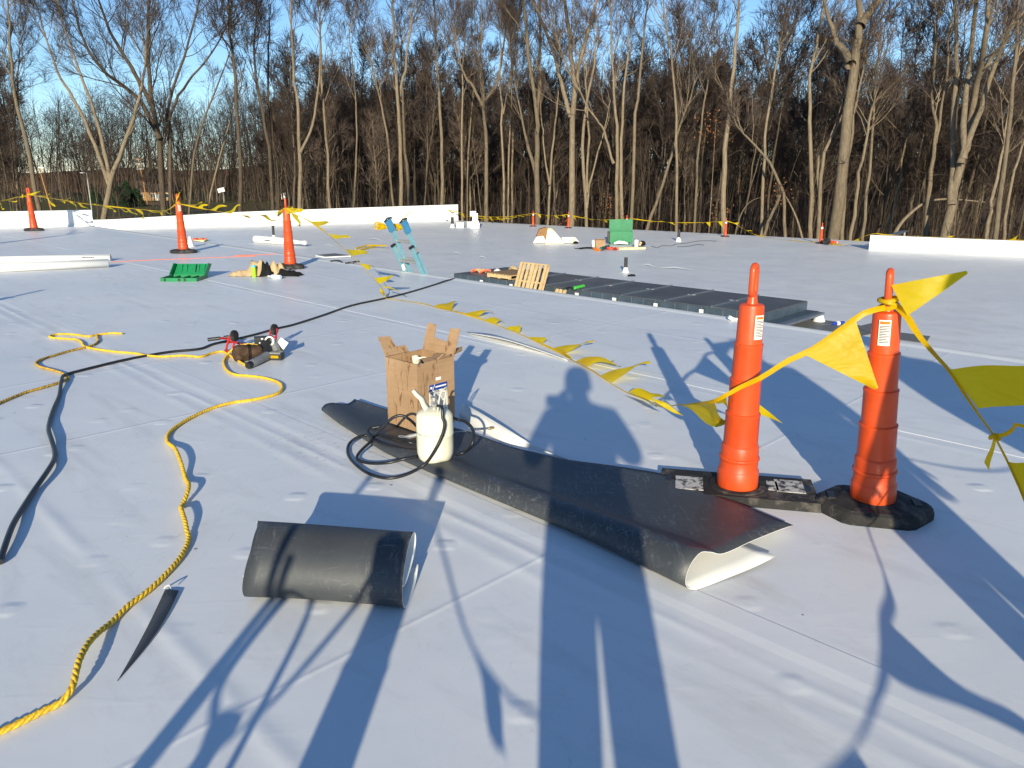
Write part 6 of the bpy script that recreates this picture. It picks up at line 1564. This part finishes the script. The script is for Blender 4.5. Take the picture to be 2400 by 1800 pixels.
# ------------------------------------------------------------ green job box
c0, c1 = at(*z3(1392,545),LOW), at(*z3(1790,545),LOW); Yb = c0.y; w_ = c1.x-c0.x
root = thing('job_box', 'green steel job box with its lid standing open on the lower roof', 'job box', Vector((c0.x,Yb,LOW)))
hz0 = P3; zf = atY(*z3(1392,322),Yb).z; zl = atY(*z3(1410,105),Yb+.62).z
def gbx(x0,x1,y0,y1,z0,z1,name,par=root,matl='green'):
    q = MB(); q.box(((x0+x1)/2,(y0+y1)/2,(z0+z1)/2),(x1-x0,y1-y0,z1-z0)); return q.build(name, M[matl], par, smooth=0)
xb0, xb1 = c0.x, c1.x; zb_ = LOW+.13
gbx(xb0,xb1,Yb,Yb+.03,zb_,zf,'front_panel'); gbx(xb0,xb1,Yb+.62,Yb+.65,zb_,zf,'back_panel'); gbx(xb0,xb0+.03,Yb+.031,Yb+.619,zb_,zf,'side_panel'); gbx(xb1-.03,xb1,Yb+.031,Yb+.619,zb_,zf,'side_panel'); gbx(xb0+.031,xb1-.031,Yb+.031,Yb+.619,zb_,zb_+.02,'floor_panel')
ld = gbx(xb0+.03,xb1+.05,Yb+.66,Yb+.70,zf-.02,zl,'lid'); gbx(xb0+.06,xb1+.02,Yb+.645,Yb+.659,zf+.06,zl-.05,'lid_inset',ld)
gbx(xb0-.10,xb0-.01,Yb+.05,Yb+.3,zb_+.1,zf+.02,'side_handle',matl='black_plastic')
for x in (xb0+.05,xb1-.17): gbx(x,x+.12,Yb+.03,Yb+.15,LOW+.005,zb_-.002,'foot')
for x in (xb0+.05,xb1-.17): gbx(x,x+.12,Yb+.5,Yb+.62,LOW+.005,zb_-.002,'foot')
# things around the job box
a, b = at(*z3(1440,630),LOW), at(*z3(2012,618),LOW); q = MB(); n_ = Vector((0,.35,0)); q.hexa([a+Vector((0,0,.006)), b+Vector((0,0,.006)), b+n_+Vector((0,0,.006)), a+n_+Vector((0,0,.006))],[a+Vector((0,0,.09)), b+Vector((0,0,.09)), b+n_+Vector((0,0,.09)), a+n_+Vector((0,0,.09))]); tag(q.build('foam_board', M['foam'], loc=a, smooth=0), 'pale yellow board lying before the green job box', 'board')
def bucket(px0, px1, py, h_, label, zb0=LOW):
    a, b = at(px0,py,zb0), at(px1,py,zb0); r = (b-a).length/2; c = (a+b)/2
    root = thing('white_bucket', label, 'bucket', c, group='white buckets'); q = MB(); q.lathe([(r*.85,.004),(r*.87,h_*.1),(r*.97,h_*.85),(r*1.04,h_*.86),(r*1.04,h_*.93),(r,h_),(r*.9,h_)], 18); q.build('body', M['white_plastic'], root, local=True)
    q = MB(); q.lathe([(r*.9,h_+.003),(r*.86,h_+.02),(r*.2,h_+.02),(r*.15,h_+.05)], 18); q.build('lid', M['white_plastic'], root, local=True)
bucket(*[z3(1080,585)[0],z3(1140,585)[0]], z3(0,585)[1], .33, 'white jug left of the brown carton by the green box')
bucket(*[z3(1812,590)[0],z3(1890,590)[0]], z3(0,590)[1], .36, 'white lidded bucket right of the green box', LOW+.0)
a, b = at(*z3(1150,598),LOW), at(*z3(1315,598),LOW)
root = thing('brown_carton', 'brown carton beside the green job box', 'carton', a); wc = b.x-a.x
q = MB(); q.box((a.x+wc/2,a.y+.25,LOW+.20), (wc,.45,.38)); q.build('box', M['card'], root, smooth=0)
q = MB(); q.extr([a+Vector((0,.02,.392)), a+Vector((wc,.02,.392)), a+Vector((wc,-.06,.45)), a+Vector((0,-.06,.45))], (0,.01,.008)); q.build('flap', M['card'], root, smooth=0)
a = at(*z3(1955,590),LOW+.0)
q = MB(); q.lathe([(.17,.0),(.19,.06),(.18,.14),(.12,.21),(.02,.24)], 14, (a.x,a.y+.1,LOW+.10)); root = tag(q.build('tool_bag', M['black_cloth'], loc=a), 'dark rounded tool bag at the right end of the pale board', 'bag')
q = MB(); q.box(a+Vector((-.12,-.06,.2)), (.12,.05,.2), Matrix.Rotation(.4,3,'Y')); q.build('tan_pocket', M['tan_cloth'], root, smooth=0)
a = [at(*z3(x,y),LOW+.05) for x, y in ((790,604),(880,606),(980,596),(1110,598))]; q = MB(); q.tube(spline(a,4), [.03]*4+[.07]*5+[.08]*4, 6, flat=(1,.6)); tag(q.build('black_tarp', M['black_cloth'], loc=a[0]), 'black crumpled bag left of the brown carton', 'tarp')
a = [at(*z3(x,y),LOW+.07) for x, y in ((1120,610),(1180,628),(1240,632))]; q = MB(); q.tube(a, .07, 6); tag(q.build('yellow_drill', M['orange_print'], loc=a[0]), 'orange and yellow tool lying before the brown carton', 'power tool')
a = [at(*z3(x,y),LOW+.12) for x, y in ((1240,615),(1310,590),(1380,565))]; q = MB(); q.tube(a, [.09,.08,.06], 6); tag(q.build('green_bag', mat('dark_teal',(.02,.10,.10),.7,.3,.2), loc=a[0]), 'dark teal tool bag leaning at the corner of the green box', 'bag')
root = thing('red_straps', 'heap of red straps before the green job box', 'straps', at(*z3(1420,620),LOW))
for k in range(6):
    rnd = random.Random(k); x = 1330+k*32; q = MB(); q.tube([at(*z3(x,622-rnd.random()*8),LOW+.05), at(*z3(x+25,600-rnd.random()*12),LOW+.14), at(*z3(x+60,622),LOW+.05)], .045, 6); q.build('strap', M['hiviz'] if k%2 else M['red'], root)
a = at(*z3(1600,572),LOW); q = MB(); q.tube([a+Vector((-.35,.5,.10)), a+Vector((-.1,.5,.17)), a+Vector((.2,.5,.15)), a+Vector((.4,.5,.10))], [.05,.09,.08,.04], 8); tag(q.build('white_sheeting', M['white_sheet'], loc=a), 'crumpled white sheeting under the green job box', 'sheeting')
q = MB(); cp = [at(*p,LOW+.012) for p in zoom(1400,400,3.687,[(470,655),(520,665),(560,648),(640,650),(680,635),(760,628),(860,610),(960,606),(1030,610)])]; q.tube(spline(cp,5), .016, 5); q.tube(spline([at(*p,LOW+.012) for p in zoom(1400,400,3.687,[(690,658),(780,655),(860,640),(920,644)])],5), .016, 5); tag(q.build('extension_lead', M['hose'], loc=cp[0]), 'thin dark cord trailing right of the green job box', 'cord')
# ------------------------------------------------------------ grey membrane strips along the foot of the edge, blue knife, metal sheet
g_ = [at(*p,LOW+.02) for p in ((1800,752),(1990,748),(2080,778),(2070,800),(1950,790))]
q = MB(); q.prism([(p.x,p.y) for p in [at(*p,LOW) for p in ((1790,760),(1880,745),(1985,758),(2075,776),(2005,792))]][::-1], LOW+.010, LOW+.016); tag(q.build('grey_strip', M['grey_sheet'], loc=g_[0], smooth=0), 'grey membrane strip on the lower roof right of the dark unit', 'membrane strip', 'grey membrane strips')
q = MB(); q.prism([(p.x,p.y) for p in [at(*p,LOW) for p in ((2005,768),(2075,752),(2060,775),(2180,790),(2170,806),(2060,792))]], LOW+.018, LOW+.024); tag(q.build('grey_strip', M['grey_sheet'], loc=g_[1], smooth=0), 'ragged grey membrane strip behind the near octagon-base post', 'membrane strip', 'grey membrane strips')
a, b = at(1950,759,LOW+.05), at(1978,757,LOW+.05)
root = thing('blue_screwdriver', 'blue-handled screwdriver lying right of the white pipe boot', 'screwdriver', a); q = MB(); q.tube([a,a.lerp(b,.5),b], [.04,.055,.05], 8); q.build('handle', M['blue_plastic'], root); q = MB(); q.tube([a, at(1925,762,LOW+.03)], .012, 6); q.build('blade', M['steel'], root)
q = MB(); q.tube([a.lerp(b,.35),a.lerp(b,.6)], .058, 8); q.build('white_band', M['white_plastic'], root)
a = at(1713,750,.01); q = MB(); q.box(a+Vector((0,0,.02)), (.06,.04,.035), Matrix.Rotation(.5,3,'Y')); q.box(a+Vector((.04,0,.012)), (.05,.05,.02)); tag(q.build('paper_scrap', M['paper'], loc=a, smooth=0), 'crumpled paper scrap at the roof edge left of the plate post', 'scrap')
ms = [Vector((p.x,p.y,p.z)) for p in (atY(2060,558,RA.y+.9), atY(2095,556,RA.y+.9), atY(2130,541,RA.y+2.2), atY(2112,541,RA.y+2.2))]
q = MB(); q.hexa(ms,[p+Vector((0,0,.02)) for p in ms]); root = tag(q.build('sheet_metal', M['steel'], loc=ms[0], smooth=0), 'bent metal sheet resting on the end of the far right parapet', 'metal sheet')
m_ = ms[2].lerp(ms[3],.5); q = MB(); q.tube([Vector((m_.x,m_.y,LOW-1.5)), m_], .05, 6); q.build('prop_post', M['dull_steel'], root)
# ------------------------------------------------------------ the photographer and two workmates (behind and beside the camera)
def cloth_mat(name, jacket, trousers, H):
    k = NT(name); co = k.obj(); sx = k.n('SeparateXYZ'); k.l(co, sx.inputs[0])
    z = k.math('DIVIDE', sx.outputs[2], H)
    c = k.ramp(z, [(0.0,(.05,.035,.02)),(.06,trousers),(.53,jacket),(.845,(.45,.27,.19))], True)
    c = k.mix(k.math('MULTIPLY', k.noise(co, 9, 4), .5), c, (.02,.02,.02))
    k.set(**{'Base Color': c, 'Roughness': .85, 'Specular IOR Level': .2}); k.bump(k.noise(co, 14, 4), .5, .02); return k.m
def person(loc, rotz, label, H, hands, jacket, trousers, hat, legs=(.11,.14), elbows=None, fat=1.0):
    s_ = H/1.78
    root = thing('person', label, 'person', loc, rotz)
    V = []; Ed = []; Rd = []
    def j(x, y, z, r, par=None, r2=None):
        V.append((x*s_,y*s_,z*s_)); fk = fat if (r > .04 and z < 1.5) else 1.0; Rd.append((r*s_*fk, (r2 or r)*s_*fk)); 
        if par is not None: Ed.append((par, len(V)-1))
        return len(V)-1
    pel = j(0,0,.95,.155,None,.11); bel = j(0,.01,1.10,.15,pel,.11); che = j(0,.01,1.28,.165,bel,.115); upc = j(0,0,1.42,.13,che,.09); nk = j(0,.01,1.51,.055,upc); hd0 = j(0,.03,1.58,.075,nk,.085); hd1 = j(0,.03,1.66,.080,hd0,.095); hd2 = j(0,.02,1.735,.060,hd1,.07)
    for sg, (hx,hy,hz_), el in ((-1,hands[0],(elbows or (None,None))[0]),(1,hands[1],(elbows or (None,None))[1])):
        sh = j(sg*.185,0,1.42,.068,upc); S = Vector((sg*.185,0,1.42)); Hd = Vector((hx,hy,hz_))
        E_ = Vector(el) if el else (S+Hd)/2+Vector((sg*.10,-.05,-.10))
        m1 = S.lerp(E_,.5); a = j(*m1,.058,sh); e = j(*E_,.048,a); m2 = E_.lerp(Hd,.55); b = j(*m2,.042,e); wr = j(*Hd,.030,b,.036)
        d = (Hd-E_).normalized(); pm = Hd+d*.06; palm = j(*pm,.026,wr,.040)
        side = d.cross(Vector((0,0,1))); side = side.normalized() if side.length > .1 else Vector((0,1,0)); nrm = side.cross(d)
        for k, ln_ in enumerate((.070,.080,.075,.058)):
            o = side*(.027-.018*k); f1 = j(*(pm+o+d*.045),.0095,palm); f2 = j(*(pm+o+d*(.045+ln_*.5)-nrm*.012),.0088,f1); j(*(pm+o+d*(.035+ln_*.85)-nrm*.035),.0080,f2)
        th = j(*(Hd+d*.03+side*.035-nrm*.01),.0105,palm); j(*(Hd+d*.07+side*.055-nrm*.03),.0090,th)
        hp = j(sg*.095,0,.88,.105,pel); kn = j(sg*legs[0],.03,.49,.068,hp); cf = j(sg*(legs[0]+legs[1])/2,0,.32,.062,kn); an = j(sg*legs[1],-.01,.09,.048,cf); toe = j(sg*(legs[1]+.02),.16,.045,.042,an,.035); j(sg*(legs[1]+.02),-.06,.04,.038,an)
    me = bpy.data.meshes.new('body'); bm = bmesh.new(); ly = bm.verts.layers.skin.verify(); vs = [bm.verts.new(v) for v in V]
    for v, r in zip(vs, Rd): v[ly].radius = r
    vs[0][ly].use_root = True
    for a, b in Ed: bm.edges.new((vs[a],vs[b]))
    bm.to_mesh(me); bm.free()
    o = bpy.data.objects.new('body', me); C.objects.link(o); o.parent = root; me.materials.append(cloth_mat('clothes', jacket, trousers, H))
    sk = o.modifiers.new('skin','SKIN'); sk.use_smooth_shade = True; o.modifiers.new('sub','SUBSURF').render_levels = 1; o.modifiers['sub'].levels = 1
    q = MB(); z = 1.60*s_; q.lathe([(.098*s_,z+.05),(.100*s_,z+.058),(.098*s_,z+.075),(.094*s_,z+.12),(.080*s_,z+.165),(.045*s_,z+.188),(.008*s_,z+.194)], 20, (0,.025,0)); h_ = q.build('hard_hat', M[hat], root, local=True)
    q = MB(); q.add([(-.09*s_,.09*s_,z+.056),(.09*s_,.09*s_,z+.056),(.06*s_,.175*s_,z+.042),(-.06*s_,.175*s_,z+.042),(-.09*s_,.09*s_,z+.064),(.09*s_,.09*s_,z+.064),(.06*s_,.175*s_,z+.048),(-.06*s_,.175*s_,z+.048)],[(0,1,2,3),(7,6,5,4),(0,4,5,1),(1,5,6,2),(2,6,7,3),(3,7,4,0)]); q.build('hat_brim', M[hat], h_, local=True, smooth=0)
    for sg in (-1,1):
        q = MB(); q.lathe([(.001,-.012),(.010,-.008),(.013,0),(.010,.008),(.001,.012)], 10); ey = q.build('eye', M['ink'], root, local=True); ey.location = (sg*.032*s_,.105*s_,1.635*s_)
        q = MB(); q.lathe([(.004,-.03),(.014,-.02),(.018,0),(.014,.02),(.004,.03)], 8); er_ = q.build('ear', M['skin'], root, local=True); er_.location = (sg*.082*s_,.025*s_,1.62*s_)
    q = MB(); q.tube([(0,.10*s_,1.635*s_),(0,.125*s_,1.605*s_),(0,.105*s_,1.592*s_)], [.010,.015,.010], 7); q.build('nose', M['skin'], root, local=True)
    q = MB(); q.tube([(-.024*s_,.103*s_,1.565*s_),(0,.110*s_,1.562*s_),(.024*s_,.103*s_,1.565*s_)], .006, 6); q.build('mouth', M['red'], root, local=True)
    return root
person((.13,-.36,0), 0, 'person in dark work clothes holding up a phone to take the picture', 1.80, ((-.13,.27,1.42),(.02,.27,1.36)), (.04,.05,.07), (.03,.04,.07), 'white_plastic', (.10,.14), ((-.29,.02,1.20),(.29,.02,1.20)), 1.22)
person((1.70,.82,0), R(15), 'workmate in work clothes standing to the right of the camera', 1.76, ((-.26,.05,.86),(.26,.05,.86)), (.35,.12,.02), (.05,.06,.09), 'white_plastic', (.085,.075), ((-.24,-.04,1.12),(.24,-.04,1.12)), 1.3)
person((2.92,1.05,0), R(-10), 'workmate in a bulky jacket standing farther right of the camera', 1.78, ((-.25,.06,.84),(.25,.06,.84)), (.05,.10,.06), (.06,.05,.04), 'orange', (.12,.14), ((-.26,-.03,1.12),(.26,-.03,1.12)), 1.45)
q = MB(); q.box((0,-.016,1.452), (.155,.009,.075)); ph = tag(q.build('smartphone', M['black_plastic'], loc=(0,-.016,1.452), smooth=0), 'black smartphone held up by the photographer', 'phone')
# ------------------------------------------------------------ hand truck with a cylinder beside the photographer
hx, hy = -1.06, -.28
root = thing('hand_truck', 'steel hand truck standing left of the photographer', 'hand truck', (hx,hy,0))
for x0, x1, z1, dy in ((-.16,.10,1.16,0),(-.178,.082,1.07,-.32)):
    q = MB(); q.tube([(hx+x0,hy+dy,.05),(hx+(x0+x1)/2,hy+dy,.6),(hx+x1,hy+dy,z1)], .015, 8); q.build('rail', M['red'], root)
for z in (.25,.55): 
    q = MB(); q.tube([(hx-.14+.22*z,hy,z),(hx-.158+.22*z,hy-.32,z)], .012, 6); q.build('cross_bar', M['red'], root)
q = MB(); q.box((hx+.06,hy+.12,.012), (.40,.24,.014)); q.build('toe_plate', M['steel'], root, smooth=0)
for sx in (-.22,.24):
    q = MB(); q.lathe([(.02,-.03),(.10,-.035),(.12,-.02),(.125,0),(.12,.02),(.10,.035),(.02,.03)], 18); wl = q.build('wheel', M['rubber'], root, local=True); wl.location = (sx,-.05,.126); wl.rotation_euler = (0,R(90),0)
q = MB(); q.lathe([(.07,.004),(.09,.02),(.095,.06),(.095,.36),(.085,.42),(.05,.45),(.025,.46),(.025,.52),(.04,.54),(.04,.56),(.01,.56)], 24, (0,0,0)); tk2 = tag(q.build('gas_cylinder', M['cream'], loc=(hx+.13,hy+.135,.021), local=True), 'tall cream gas cylinder strapped on the hand truck', 'gas cylinder')
q = MB(); q.tube(spline([(hx+.12,hy+.12,.56),(hx+.04,hy+.12,.64),(hx+.10,hy+.14,.80),(hx+.19,hy+.16,.72),(hx+.22,hy+.2,.45),(hx+.26,hy+.3,.05),(hx+.4,hy+.2,.015)],6), .011, 7); tag(q.build('gas_hose', M['hose'], loc=(hx+.12,hy+.12,.56)), 'black hose looping from the cylinder on the hand truck', 'hose')
